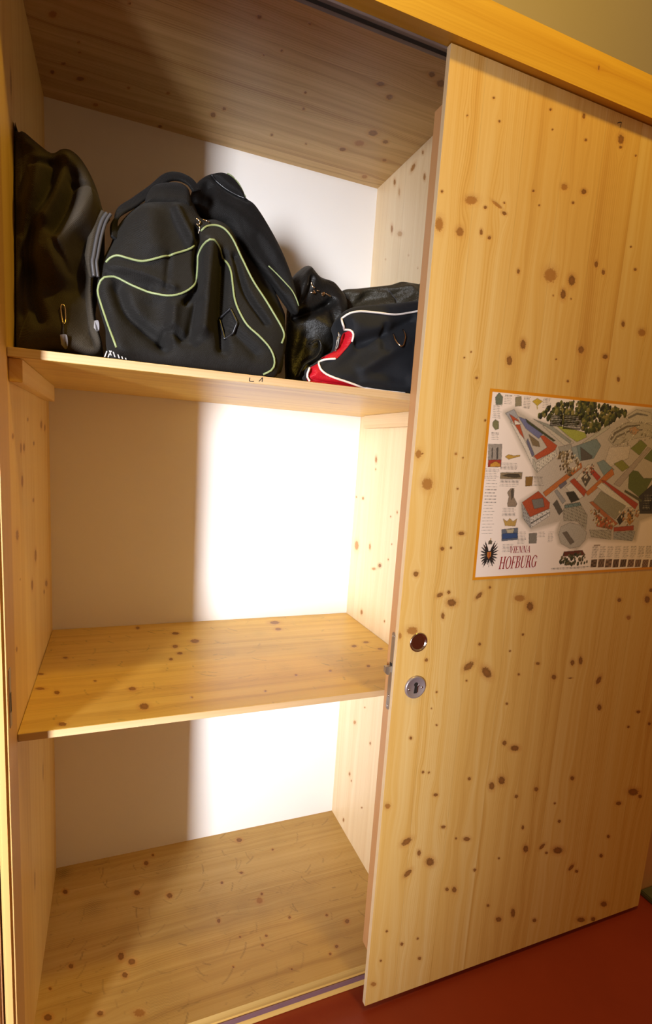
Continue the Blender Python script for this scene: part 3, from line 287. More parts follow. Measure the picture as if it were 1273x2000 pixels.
BG={'pack_outline': [(-0.0176,1.3877),(-0.016,1.5413),(-0.0157,1.738),(0.0021,1.7389),(0.0071,1.7348),(0.015,1.7386),(0.031,1.7285),(0.0503,1.7167),(0.0585,1.7164),(0.0669,1.7243),(0.0806,1.7279),(0.0953,1.7211),(0.1086,1.7045),(0.1205,1.6807),(0.1293,1.6525),(0.1334,1.6297),(0.1246,1.594),(0.1182,1.5588),(0.1151,1.5158),(0.12,1.4654),(0.1281,1.4064),(0.0603,1.4044)],'pack_folds': [([(0.0116,1.714),(0.006,1.6828),(-0.0037,1.6552)],0.008,0.016),([(0.022,1.7038),(0.0135,1.6525),(0.0064,1.6217),(0.0035,1.5788)],0.009,0.02),([(0.0668,1.6908),(0.0501,1.6436),(0.03,1.5939),(0.025,1.5531),(0.0269,1.4901),(0.0388,1.4447)],0.01,0.026),([(0.0873,1.6794),(0.0836,1.6429),(0.0615,1.5818)],0.01,0.022),([(0.0179,1.7111),(0.0092,1.6262)],0.009,-0.01),([(0.0777,1.6983),(0.0616,1.6377),(0.0464,1.6045)],0.011,-0.014),([(0.0395,1.6721),(0.0343,1.601)],0.012,-0.012),([(0.1188,1.6552),(0.0947,1.6032),(0.0659,1.5685)],0.016,-0.02),([(0.06,1.5633),(0.0805,1.5267)],0.006,0.01),([(0.0298,1.5244),(0.0498,1.4973),(0.0776,1.5021),(0.094,1.526)],0.018,0.022),([(0.0535,1.5423),(0.0717,1.5219)],0.022,-0.02),([(0.0005,1.5474),(0.0071,1.4555)],0.02,0.02),([(0.1052,1.5765),(0.1015,1.4706),(0.1245,1.4248)],0.022,0.022),([(0.0865,1.6666),(0.1196,1.6682)],0.005,0.01),([(0.0331,1.6844),(0.0538,1.6913)],0.006,0.014),([(0.0533,1.4709),(0.094,1.4369)],0.02,0.01)],'pack_zips': [[(0.0716,1.4722),(0.0701,1.4656),(0.0731,1.4435),(0.0768,1.4457),(0.0761,1.4681)],[(0.0738,1.442),(0.0745,1.4219)],[(0.0694,1.422),(0.079,1.4234),(0.0797,1.4089),(0.0745,1.405),(0.0701,1.4092)],[(0.1183,1.456),(0.1253,1.4571),(0.1268,1.4441),(0.123,1.4394),(0.1183,1.4453)]],'pack_strap': [[(0.1387,1.6314),(0.1309,1.6169),(0.1239,1.5913),(0.1184,1.5595),(0.1168,1.5494),(0.1191,1.5271)],[(0.1442,1.6294),(0.1364,1.6075),(0.1309,1.5781),(0.127,1.557)]],'pack_label': [(0.1367,1.398),(0.1529,1.4057),(0.1732,1.397),(0.1638,1.3901),(0.1375,1.3926)],'duf_outline': [(0.1496,1.3971),(0.1357,1.4478),(0.1233,1.4944),(0.1224,1.5165),(0.1309,1.5614),(0.1438,1.5951),(0.1537,1.6259),(0.1721,1.6555),(0.1997,1.6831),(0.2425,1.7054),(0.281,1.7052),(0.2993,1.6758),(0.326,1.68),(0.3538,1.6683),(0.3716,1.6297),(0.3961,1.5783),(0.4309,1.5302),(0.4562,1.488),(0.455,1.4559),(0.4433,1.4169),(0.4243,1.3923),(0.3579,1.3924),(0.2485,1.3925)],'duf_pipe': [[(0.1371,1.5542),(0.1438,1.5617),(0.1548,1.5664),(0.1715,1.5643),(0.1941,1.5633),(0.22,1.5726),(0.2527,1.5904),(0.2741,1.6029),(0.2819,1.611)],[(0.1539,1.4099),(0.1471,1.4294),(0.1362,1.463),(0.1267,1.4939),(0.1247,1.5084),(0.1305,1.5244),(0.144,1.5314),(0.1549,1.5314),(0.1827,1.5205),(0.211,1.5133),(0.2371,1.5117),(0.2579,1.5185),(0.2762,1.5328),(0.2856,1.5505),(0.2885,1.58),(0.2894,1.5964),(0.2958,1.6107),(0.3085,1.6183),(0.3242,1.6151),(0.3383,1.5999),(0.3459,1.5783),(0.3491,1.5493),(0.3518,1.5269),(0.3586,1.5053),(0.3726,1.4815),(0.3951,1.4637),(0.4145,1.4451),(0.4245,1.4236),(0.4199,1.4068),(0.4046,1.3969)],[(0.2947,1.6416),(0.3059,1.6524),(0.3219,1.6577),(0.3379,1.653),(0.3538,1.6364),(0.3694,1.6062),(0.3851,1.5759),(0.4075,1.5415),(0.4269,1.5114),(0.4431,1.4855),(0.446,1.4726),(0.4403,1.4586)]],'duf_folds': [([(0.1549,1.5108),(0.1684,1.4741),(0.1958,1.4497),(0.2278,1.4264)],0.014,0.016),([(0.2278,1.4291),(0.2397,1.4519),(0.2686,1.4419),(0.2852,1.5087)],0.01,0.012),([(0.246,1.493),(0.2413,1.4389)],0.012,-0.01),([(0.2124,1.4875),(0.2122,1.4522)],0.03,0.01),([(0.3331,1.6018),(0.3274,1.5094),(0.3294,1.4332)],0.012,0.016),([(0.3085,1.6158),(0.3008,1.5391),(0.2934,1.4644)],0.016,-0.018),([(0.2882,1.6445),(0.2853,1.5734),(0.2865,1.5347),(0.2668,1.5056)],0.007,0.014),([(0.1437,1.5367),(0.1636,1.5273),(0.2042,1.5216)],0.012,0.008),([(0.2336,1.5269),(0.2383,1.5824)],0.006,0.004),([(0.2521,1.6692),(0.265,1.644),(0.2789,1.6188)],0.01,-0.012),([(0.2047,1.6485),(0.2129,1.5954)],0.03,-0.012),([(0.3556,1.6065),(0.3729,1.5426),(0.4098,1.4915)],0.008,0.01),([(0.3431,1.4719),(0.3887,1.4318)],0.012,0.008),([(0.1441,1.442),(0.1638,1.4023)],0.02,-0.008),([(0.2464,1.5292),(0.1878,1.5452),(0.1437,1.5454)],0.008,-0.006)],'flap_outline': [(0.2876,1.7327),(0.298,1.7669),(0.3163,1.7889),(0.3348,1.8003),(0.3534,1.8064),(0.3721,1.8016),(0.3885,1.784),(0.3986,1.7647),(0.4165,1.7538),(0.4405,1.7221),(0.4664,1.6774),(0.4879,1.6271),(0.4995,1.5824),(0.5038,1.5496),(0.4934,1.5415),(0.4577,1.5858),(0.416,1.626),(0.3854,1.6623),(0.3552,1.6982),(0.3148,1.6994)],'flap_edge': [[(0.4374,1.6259),(0.4586,1.6117),(0.4809,1.5899),(0.5007,1.5556)],[(0.3607,1.8051),(0.3762,1.7983),(0.3885,1.784),(0.3966,1.7664)],[(0.3276,1.794),(0.3569,1.7737),(0.3964,1.7598)]],'flap_folds': [([(0.3276,1.794),(0.3568,1.7715),(0.3963,1.7576)],0.007,0.014),([(0.3356,1.7361),(0.3971,1.7078),(0.4491,1.6542)],0.02,-0.01),([(0.3154,1.7311),(0.3209,1.7644)],0.012,0.014),([(0.4176,1.68),(0.4689,1.5932)],0.012,0.006)],'inner_outline': [(0.3147,1.6889),(0.3653,1.695),(0.3965,1.6655),(0.439,1.6166),(0.4737,1.5543),(0.4802,1.5289),(0.4776,1.46),(0.4651,1.4166),(0.4167,1.4418),(0.365,1.5773)],'handle': [[(0.1521,1.5988),(0.1512,1.6244),(0.1603,1.6506),(0.1822,1.6729),(0.2109,1.703),(0.235,1.7307),(0.2559,1.7401),(0.2771,1.7358),(0.2899,1.7211)]],'wrap_outline': [(0.1999,1.671),(0.206,1.6972),(0.2182,1.7119),(0.2413,1.7218),(0.2611,1.725),(0.2756,1.715),(0.2779,1.6842),(0.2588,1.6806),(0.2233,1.6758)],'duf_rings': [[(0.2857,1.6611),(0.292,1.6568),(0.2901,1.6497)],[(0.2865,1.6517),(0.2927,1.6475),(0.2908,1.6385)],[(0.2984,1.6641),(0.3048,1.6636),(0.3093,1.6609)]],'duf_loop': [(0.327,1.4898),(0.343,1.5063),(0.3544,1.4811),(0.3484,1.4634),(0.3344,1.4522)],'mid_outline': [(0.4955,1.4204),(0.4954,1.4704),(0.5002,1.527),(0.507,1.6188),(0.5195,1.6463),(0.5517,1.6733),(0.5758,1.6534),(0.6108,1.6481),(0.6282,1.6334),(0.6406,1.619),(0.645,1.5959),(0.636,1.5591),(0.6155,1.5116),(0.5957,1.4812),(0.5628,1.4496),(0.5547,1.4192),(0.551,1.3705),(0.4967,1.3708)],'mid_folds': [([(0.5183,1.5682),(0.5391,1.5996),(0.5472,1.6349)],0.006,0.008),([(0.5407,1.6597),(0.5277,1.6144),(0.5148,1.5676)],0.012,-0.014),([(0.512,1.5472),(0.5621,1.5686),(0.5994,1.5952)],0.008,0.022),([(0.5555,1.5462),(0.5853,1.5339)],0.02,-0.016),([(0.5367,1.5044),(0.5117,1.4352)],0.014,0.012),([(0.599,1.5814),(0.6037,1.5366)],0.012,0.012)],'mid_clips': [[(0.5468,1.6266),(0.5496,1.618),(0.5549,1.6155)],[(0.5462,1.6055),(0.5516,1.6042),(0.557,1.6051),(0.5524,1.61)],[(0.5608,1.6115),(0.5669,1.6111)],[(0.5735,1.608),(0.5797,1.6113),(0.5776,1.6044),(0.5734,1.6051)],[(0.5836,1.6097),(0.5912,1.6067),(0.5967,1.6057)]],'mid_loop': [(0.5072,1.4166),(0.521,1.4422),(0.5468,1.4615),(0.5565,1.4816),(0.5531,1.496),(0.5429,1.4946),(0.5329,1.4866)],'jac_outline': [(0.6582,1.5618),(0.6497,1.6196),(0.6527,1.6454),(0.6892,1.6529),(0.7305,1.6608),(0.7602,1.6666),(0.7828,1.6753),(0.8039,1.6747),(0.8297,1.6733),(0.8622,1.6759),(0.8831,1.579),(0.8988,1.3858),(0.7808,1.3774),(0.6795,1.3826)],'jac_folds': [([(0.6424,1.6351),(0.6719,1.6225),(0.7052,1.6366),(0.7386,1.6507)],0.01,0.012),([(0.6727,1.61),(0.7172,1.6295),(0.7848,1.6486)],0.01,0.012),([(0.7501,1.6504),(0.7646,1.6413),(0.7731,1.6224)],0.005,0.008),([(0.6616,1.6045),(0.6829,1.6291)],0.012,-0.014),([(0.7278,1.6418),(0.7952,1.6608)],0.012,-0.014),([(0.7852,1.6429),(0.8421,1.6531)],0.012,-0.01)],'red_outline': [(0.5028,1.3995),(0.4998,1.4129),(0.503,1.425),(0.5202,1.437),(0.5397,1.4534),(0.5618,1.4683),(0.5709,1.4897),(0.5711,1.51),(0.5668,1.5276),(0.5804,1.5459),(0.6135,1.5595),(0.6782,1.5742),(0.7461,1.5919),(0.8065,1.5997),(0.8293,1.5481),(0.8228,1.481),(0.8108,1.4007),(0.7243,1.3953),(0.6058,1.3956)],'red_pipe': [[(0.7954,1.5757),(0.7572,1.569),(0.7291,1.5619),(0.6865,1.5486),(0.6627,1.5441),(0.6308,1.5437),(0.6024,1.5417),(0.58,1.5357),(0.5661,1.5248),(0.5627,1.5131),(0.57,1.5054),(0.5796,1.5006),(0.5837,1.4912),(0.5822,1.4798)],[(0.5503,1.4439),(0.5329,1.4412),(0.5196,1.4358),(0.5155,1.4281),(0.5207,1.4165),(0.5432,1.4069),(0.573,1.4016),(0.6119,1.3958),(0.649,1.3934),(0.7082,1.3943)],[(0.4954,1.4193),(0.4925,1.4144),(0.4911,1.4059),(0.4941,1.3937)]],'red_strips': [([(0.5783,1.5017),(0.5829,1.4936),(0.5822,1.481),(0.5696,1.4624),(0.5517,1.444),(0.5329,1.4417)],[(0.5686,1.4965),(0.5616,1.4881),(0.5596,1.4767),(0.5573,1.4652),(0.541,1.4537),(0.5209,1.4421)]),([(0.5156,1.4317),(0.5155,1.4268),(0.5207,1.4158),(0.5432,1.4062),(0.573,1.4006),(0.6119,1.3951)],[(0.5011,1.4227),(0.4938,1.4158),(0.4914,1.4047),(0.4946,1.3923),(0.5404,1.3919),(0.595,1.3933)])],'red_folds': [([(0.5989,1.4808),(0.6418,1.4995),(0.6712,1.5139),(0.7196,1.542)],0.01,0.014),([(0.6067,1.4291),(0.6558,1.4656),(0.7006,1.4922)],0.014,-0.01),([(0.5853,1.5165),(0.619,1.5114),(0.6566,1.5221)],0.02,-0.01),([(0.53,1.4201),(0.5734,1.4401),(0.6129,1.4752)],0.02,0.01),([(0.6536,1.5165),(0.653,1.4755)],0.008,0.01),([(0.5981,1.4181),(0.6408,1.4281),(0.6995,1.4193)],0.014,0.008),([(0.5522,1.4917),(0.5492,1.4666),(0.5303,1.447)],0.012,0.008)],'red_ring': [(0.6725,1.5075),(0.6712,1.4971),(0.6752,1.4861),(0.6839,1.4816),(0.6916,1.4948),(0.6962,1.5057),(0.6973,1.5201)],'red_zip': [[(0.5515,1.4926),(0.5555,1.4882),(0.5541,1.4844)],[(0.5509,1.4839),(0.5501,1.4618),(0.5528,1.4621),(0.5541,1.4831)]]}
PO={'polys': [((196,184,170),[(0.042,0.349),(0.064,0.358),(0.111,0.339),(0.167,0.331),(0.228,0.301),(0.331,0.34),(0.412,0.381),(0.464,0.385),(0.577,0.377),(0.637,0.25),(0.62,0.143),(0.516,0.136),(0.473,0.123),(0.468,0.077),(0.392,0.079),(0.314,0.084),(0.283,0.058),(0.229,0.076),(0.218,0.099),(0.222,0.125),(0.143,0.107),(0.113,0.132),(0.108,0.166),(0.155,0.191),(0.128,0.248),(0.096,0.283),(0.069,0.319)]),((200,190,172),[(0.143,0.329),(0.182,0.332),(0.236,0.298),(0.209,0.291)]),((150,152,140),[(0.115,0.342),(0.167,0.331),(0.228,0.301),(0.224,0.296),(0.168,0.322)]),((172,178,70),[(0.178,0.333),(0.223,0.328),(0.266,0.321),(0.271,0.312),(0.244,0.3),(0.222,0.309)]),((190,185,165),[(0.261,0.299),(0.331,0.342),(0.338,0.336),(0.27,0.296)]),((222,212,200),[(0.057,0.333),(0.08,0.32),(0.13,0.26),(0.129,0.242),(0.101,0.28)]),((165,165,170),[(0.043,0.349),(0.064,0.358),(0.077,0.343),(0.06,0.333)]),((195,80,45),[(0.053,0.348),(0.078,0.337),(0.098,0.3),(0.086,0.309),(0.062,0.336)]),((228,218,205),[(0.067,0.337),(0.077,0.334),(0.086,0.329),(0.07,0.327)]),((112,116,160),[(0.077,0.344),(0.1,0.339),(0.146,0.312),(0.136,0.302),(0.099,0.321)]),((70,75,50),[(0.096,0.341),(0.183,0.3),(0.177,0.298),(0.101,0.333)]),((130,110,80),[(0.108,0.31),(0.137,0.296),(0.142,0.285),(0.122,0.287)]),((195,80,45),[(0.139,0.308),(0.15,0.309),(0.189,0.29),(0.183,0.277),(0.138,0.258),(0.128,0.265),(0.162,0.285)]),((105,105,135),[(0.107,0.301),(0.129,0.269),(0.124,0.263),(0.104,0.295)]),((215,206,190),[(0.135,0.251),(0.186,0.281),(0.192,0.269),(0.142,0.231)]),((190,186,172),[(0.126,0.26),(0.135,0.251),(0.142,0.231),(0.129,0.242)]),((165,160,150),[(0.193,0.287),(0.229,0.294),(0.234,0.282),(0.199,0.275)]),((150,160,158),[(0.23,0.288),(0.245,0.292),(0.258,0.265),(0.242,0.264)]),((122,142,142),[(0.245,0.292),(0.301,0.31),(0.317,0.295),(0.3,0.266),(0.259,0.259)]),((95,90,85),[(0.256,0.29),(0.295,0.271),(0.294,0.266),(0.263,0.26)]),((215,200,180),[(0.25,0.214),(0.286,0.253),(0.3,0.241),(0.275,0.215)]),((200,110,50),[(0.164,0.188),(0.264,0.256),(0.269,0.245),(0.173,0.179)]),((110,105,120),[(0.206,0.204),(0.225,0.215),(0.23,0.209),(0.213,0.196)]),((214,206,192),[(0.225,0.201),(0.242,0.211),(0.285,0.18),(0.265,0.173)]),((188,72,42),[(0.237,0.214),(0.249,0.221),(0.291,0.193),(0.285,0.18)]),((90,80,70),[(0.27,0.221),(0.284,0.234),(0.299,0.222),(0.286,0.202)]),((192,62,44),[(0.288,0.24),(0.3,0.244),(0.329,0.225),(0.32,0.216)]),((128,150,152),[(0.311,0.257),(0.331,0.264),(0.368,0.243),(0.34,0.226)]),((206,116,50),[(0.288,0.189),(0.361,0.246),(0.37,0.232),(0.297,0.182)]),((216,208,192),[(0.32,0.203),(0.334,0.213),(0.447,0.157),(0.42,0.154)]),((150,144,120),[(0.313,0.167),(0.335,0.193),(0.421,0.159),(0.392,0.127)]),((184,66,44),[(0.331,0.218),(0.344,0.217),(0.461,0.164),(0.453,0.151)]),((186,104,60),[(0.304,0.167),(0.313,0.17),(0.403,0.117),(0.391,0.11)]),((60,58,50),[(0.229,0.189),(0.253,0.192),(0.273,0.173),(0.249,0.166)]),((150,150,150),[(0.196,0.191),(0.203,0.195),(0.232,0.17),(0.224,0.163)]),((90,84,76),[(0.196,0.163),(0.206,0.173),(0.227,0.147),(0.218,0.138)]),((186,76,42),[(0.11,0.166),(0.151,0.191),(0.187,0.166),(0.187,0.153),(0.136,0.134)]),((120,116,110),[(0.135,0.172),(0.166,0.176),(0.173,0.157),(0.145,0.152)]),((170,168,166),[(0.109,0.163),(0.136,0.134),(0.141,0.11),(0.117,0.132)]),((216,210,204),[(0.136,0.134),(0.189,0.153),(0.191,0.137),(0.141,0.11)]),((120,118,116),[(0.14,0.122),(0.19,0.145),(0.19,0.144),(0.14,0.119)]),((168,160,142),[(0.227,0.147),(0.233,0.163),(0.274,0.167),(0.303,0.137),(0.304,0.104),(0.273,0.124),(0.234,0.125)]),((110,135,132),[(0.229,0.16),(0.274,0.167),(0.28,0.16),(0.234,0.154)]),((178,172,162),[(0.223,0.093),(0.228,0.112),(0.252,0.121),(0.283,0.115),(0.307,0.098),(0.306,0.081),(0.291,0.065),(0.262,0.061),(0.234,0.073)]),((112,102,92),[(0.234,0.098),(0.246,0.101),(0.273,0.076),(0.262,0.07)]),((190,90,48),[(0.327,0.141),(0.39,0.117),(0.387,0.103),(0.336,0.111)]),((180,70,44),[(0.391,0.108),(0.456,0.112),(0.458,0.1),(0.393,0.098)]),((176,168,150),[(0.315,0.103),(0.385,0.101),(0.387,0.079),(0.323,0.087)]),((166,166,166),[(0.393,0.096),(0.464,0.098),(0.459,0.074),(0.396,0.08)]),((190,130,50),[(0.425,0.127),(0.44,0.147),(0.454,0.123),(0.442,0.113)]),((60,54,46),[(0.397,0.127),(0.416,0.147),(0.422,0.127),(0.409,0.113)]),((186,176,158),[(0.337,0.309),(0.346,0.328),(0.382,0.349),(0.431,0.355),(0.472,0.348),(0.477,0.325),(0.421,0.316),(0.356,0.297)]),((120,108,90),[(0.343,0.311),(0.353,0.326),(0.388,0.343),(0.43,0.348),(0.431,0.346),(0.391,0.34),(0.357,0.323),(0.347,0.309)]),((130,118,98),[(0.351,0.303),(0.361,0.318),(0.395,0.332),(0.44,0.338),(0.44,0.336),(0.397,0.33),(0.365,0.316),(0.354,0.302)]),((200,190,175),[(0.38,0.362),(0.412,0.381),(0.46,0.377),(0.47,0.354),(0.4,0.35)]),((130,126,118),[(0.389,0.362),(0.416,0.374),(0.452,0.371),(0.451,0.369),(0.417,0.37),(0.392,0.359)]),((196,150,110),[(0.398,0.337),(0.415,0.343),(0.431,0.336),(0.419,0.324),(0.402,0.328)]),((210,196,180),[(0.344,0.293),(0.41,0.299),(0.407,0.27),(0.356,0.249),(0.336,0.261)]),((100,112,52),[(0.416,0.244),(0.445,0.241),(0.467,0.225),(0.497,0.226),(0.485,0.205),(0.472,0.174),(0.42,0.201)]),((142,142,60),[(0.364,0.256),(0.389,0.266),(0.415,0.25),(0.394,0.239)]),((126,136,60),[(0.411,0.293),(0.44,0.314),(0.463,0.302),(0.442,0.278)]),((110,124,60),[(0.458,0.272),(0.483,0.296),(0.52,0.274),(0.49,0.263)]),((176,160,150),[(0.372,0.21),(0.466,0.298),(0.477,0.296),(0.392,0.204)]),((62,58,56),[(0.459,0.181),(0.5,0.212),(0.575,0.206),(0.579,0.14),(0.47,0.14)]),((90,90,60),[(0.411,0.197),(0.472,0.174),(0.471,0.167),(0.41,0.192)]),((110,120,100),[(0.014,0.378),(0.021,0.387),(0.024,0.387),(0.033,0.38),(0.033,0.365),(0.017,0.364)]),((150,140,110),[(0.064,0.382),(0.079,0.385),(0.082,0.366),(0.066,0.364)]),((214,180,50),[(0.109,0.377),(0.121,0.384),(0.136,0.379),(0.123,0.369)]),((190,170,60),[(0.121,0.37),(0.124,0.371),(0.125,0.362),(0.123,0.362)]),((128,126,86),[(0.013,0.328),(0.019,0.335),(0.028,0.331),(0.03,0.317),(0.021,0.314),(0.014,0.322)]),((160,150,140),[(0.008,0.285),(0.042,0.286),(0.044,0.254),(0.011,0.252)]),((90,84,80),[(0.017,0.277),(0.02,0.28),(0.022,0.257),(0.019,0.255)]),((90,84,80),[(0.029,0.277),(0.033,0.28),(0.035,0.257),(0.032,0.255)]),((180,60,40),[(0.011,0.253),(0.044,0.255),(0.045,0.24),(0.012,0.239)]),((214,150,50),[(0.017,0.245),(0.03,0.251),(0.042,0.246),(0.043,0.24),(0.017,0.239)]),((206,160,60),[(0.053,0.261),(0.061,0.266),(0.076,0.264),(0.091,0.266),(0.091,0.263),(0.077,0.26),(0.063,0.256)]),((150,130,100),[(0.045,0.228),(0.102,0.23),(0.102,0.216),(0.046,0.215)]),((80,70,56),[(0.05,0.222),(0.066,0.226),(0.093,0.226),(0.099,0.22),(0.082,0.218)]),((150,110,50),[(0.112,0.221),(0.132,0.222),(0.132,0.202),(0.114,0.201)]),((150,130,110),[(0.071,0.163),(0.073,0.178),(0.068,0.187),(0.076,0.196),(0.085,0.196),(0.086,0.178),(0.097,0.163),(0.094,0.157),(0.073,0.157)]),((90,80,70),[(0.077,0.19),(0.081,0.196),(0.086,0.181),(0.081,0.172)]),((200,160,80),[(0.064,0.131),(0.075,0.125),(0.081,0.132),(0.091,0.125),(0.101,0.131),(0.098,0.115),(0.071,0.116)]),((100,110,130),[(0.063,0.108),(0.106,0.111),(0.109,0.085),(0.066,0.083)]),((50,80,140),[(0.067,0.099),(0.105,0.1),(0.108,0.089),(0.067,0.087)]),((190,180,150),[(0.074,0.108),(0.097,0.109),(0.094,0.1),(0.079,0.1)]),((130,126,118),[(0.138,0.098),(0.16,0.099),(0.162,0.076),(0.141,0.076)]),((110,50,40),[(0.245,0.054),(0.301,0.056),(0.312,0.044),(0.243,0.043)]),((170,150,140),[(0.335,0.068),(0.355,0.068),(0.355,0.065),(0.335,0.065)])],'blobs': [([(0.129,0.349),(0.139,0.358),(0.161,0.372),(0.206,0.385),(0.271,0.387),(0.341,0.381),(0.391,0.373),(0.33,0.343),(0.279,0.318),(0.256,0.33),(0.222,0.334),(0.165,0.34)],[(58,66,34),(96,98,42),(40,44,26),(128,118,60),(78,84,40),(48,52,44)],420,0.0049),([(0.188,0.271),(0.226,0.282),(0.269,0.253),(0.24,0.224),(0.205,0.238)],[(110,90,60),(150,130,95),(80,66,44),(196,180,150)],90,0.0031),([(0.306,0.157),(0.339,0.147),(0.395,0.113),(0.374,0.103),(0.321,0.124)],[(150,90,50),(190,170,130),(110,90,60)],60,0.0028),([(0.233,0.024),(0.246,0.05),(0.307,0.049),(0.327,0.037),(0.316,0.022)],[(70,74,48),(50,52,36),(96,84,56)],60,0.0035),([(0.334,0.325),(0.386,0.353),(0.468,0.358),(0.478,0.319),(0.357,0.294)],[(160,148,126),(200,190,172),(140,130,110)],70,0.0021),([(0.403,0.144),(0.457,0.157),(0.473,0.137),(0.428,0.109)],[(176,120,70),(90,76,56),(200,180,150)],50,0.0028),([(0.27,0.246),(0.303,0.254),(0.306,0.234),(0.28,0.208)],[(150,90,60),(200,185,160),(90,80,70)],40,0.0024)],'txt': [(0.012,0.338,0.033,0.363,9),(0.037,0.367,0.057,0.384,9),(0.086,0.361,0.107,0.385,9),(0.137,0.367,0.16,0.386,9),(0.013,0.294,0.034,0.308,9),(0.005,0.215,0.043,0.235,9),(0.01,0.097,0.042,0.212,19),(0.043,0.234,0.097,0.248,9),(0.046,0.2,0.1,0.213,9),(0.134,0.2,0.164,0.221,9),(0.06,0.137,0.098,0.153,9),(0.109,0.074,0.133,0.101,9),(0.162,0.09,0.187,0.1,9),(0.193,0.077,0.209,0.1,9),(0.07,0.058,0.101,0.075,9),(0.061,0.384,0.075,0.386,9),(0.332,0.036,0.352,0.064,8),(0.356,0.035,0.376,0.063,8),(0.381,0.034,0.401,0.062,8),(0.406,0.033,0.427,0.062,8),(0.432,0.032,0.453,0.061,8),(0.458,0.031,0.479,0.06,8),(0.484,0.03,0.506,0.059,8),(0.511,0.029,0.533,0.059,8),(0.538,0.028,0.56,0.058,8),(0.565,0.027,0.588,0.057,8),(0.593,0.026,0.617,0.057,8),(0.622,0.025,0.645,0.056,8),(0.651,0.024,0.675,0.055,8),(0.213,0.011,0.344,0.016,9)],'wtxt': [(0.164,0.332,0.195,0.352,11),(0.201,0.328,0.249,0.354,11),(0.478,0.15,0.506,0.185,12)],'pics': [(0.333,0.014,0.352,0.032),(0.356,0.013,0.376,0.032),(0.38,0.012,0.4,0.031),(0.405,0.011,0.424,0.03),(0.429,0.01,0.449,0.029),(0.454,0.009,0.475,0.028),(0.48,0.008,0.5,0.027),(0.505,0.006,0.526,0.026),(0.531,0.005,0.553,0.025),(0.558,0.004,0.58,0.024),(0.585,0.003,0.607,0.023),(0.612,0.002,0.635,0.022),(0.64,0.001,0.663,0.021)],'eagle': (0.011,0.017,0.062,0.082)}
# ---------------------------------------------------------------- materials
pine_door=pine('pine_door',(.80,.56,.22),(.73,.45,.125),(.60,.32,.07),lam=.098,off=.02,seed=3,spread=1.05)
pine_pale=pine('pine_pale',(.84,.68,.45),(.78,.59,.35),(.66,.45,.22),lam=.12,seed=8,spread=.8)
pine_left=pine('pine_left',(.82,.58,.21),(.74,.47,.135),(.60,.33,.075),lam=.12,seed=14,spread=.8)
pine_top=pine('pine_top',(.76,.53,.24),(.64,.42,.17),(.44,.24,.08),lam=.17,off=.03,seed=21,spread=1.1)
pine_shelf=pine('pine_shelf',(.82,.58,.155),(.74,.48,.10),(.56,.31,.06),lam=.13,off=.05,seed=31,spread=.8,rough=.35)
pine_floor=pine('pine_floor',(.66,.46,.17),(.56,.36,.11),(.40,.23,.06),lam=.155,off=.03,seed=40,spread=.8,rough=.45)
pine_beam=pine('pine_beam',(.76,.46,.055),(.66,.36,.035),(.50,.22,.015),lam=.3,seed=50,spread=1.2,rough=.3)
pine_edge=pine('pine_edge',(.62,.34,.15),(.56,.29,.12),(.47,.22,.08),lam=.3,seed=60,spread=.5)
n=NT('white_laminate'); tc=n.node('ShaderNodeTexCoord').outputs['Object']; white_panel=n.set(Base_Color=n.mix(n.noise(tc,9,3),(.83,.80,.77,1),(.86,.83,.80,1)),Roughness=.6)
chrome=NT('brushed_nickel'); chrome=chrome.set(Base_Color=(.62,.58,.56,1),Metallic=1.0,Roughness=.22)
steel=plain('dull_steel',(.42,.38,.34),.42,.85)
alu=plain('aluminium_rail',(.22,.17,.155),.45,.3)
black=plain('black_plastic',(.010,.010,.012),.35)
dark_hole=plain('dark_void',(.012,.007,.005),.8)
ink=plain('black_ink',(.02,.014,.01),.7)
violet=plain('violet_guide_strip',(.21,.11,.125),.6)
# ---------------------------------------------------------------- room
n=NT('red_lino'); tc=n.node('ShaderNodeTexCoord').outputs['Object']; f=n.noise(tc,6,5,.6)
red_floor=n.set(Base_Color=n.mix(f,(.25,.026,.012,1),(.33,.04,.016,1)),Roughness=.45)
n=NT('cream_plaster'); tc=n.node('ShaderNodeTexCoord').outputs['Object']; n.bump(n.noise(tc,160,3),.15,.002)
plaster=n.set(Base_Color=n.mix(n.noise(tc,3,3),(.39,.345,.36,1),(.43,.38,.40,1)),Roughness=.85)
struct(bar('floor',None,red_floor,(-3.2,3.4,-3.4,.60,-.05,0),0,0))
struct(bar('wall_back',None,plaster,(-3.2,3.4,.56,.64,0,3.7),2,0))
gb=plain('grey_baseboard',(.10,.10,.065),.5)
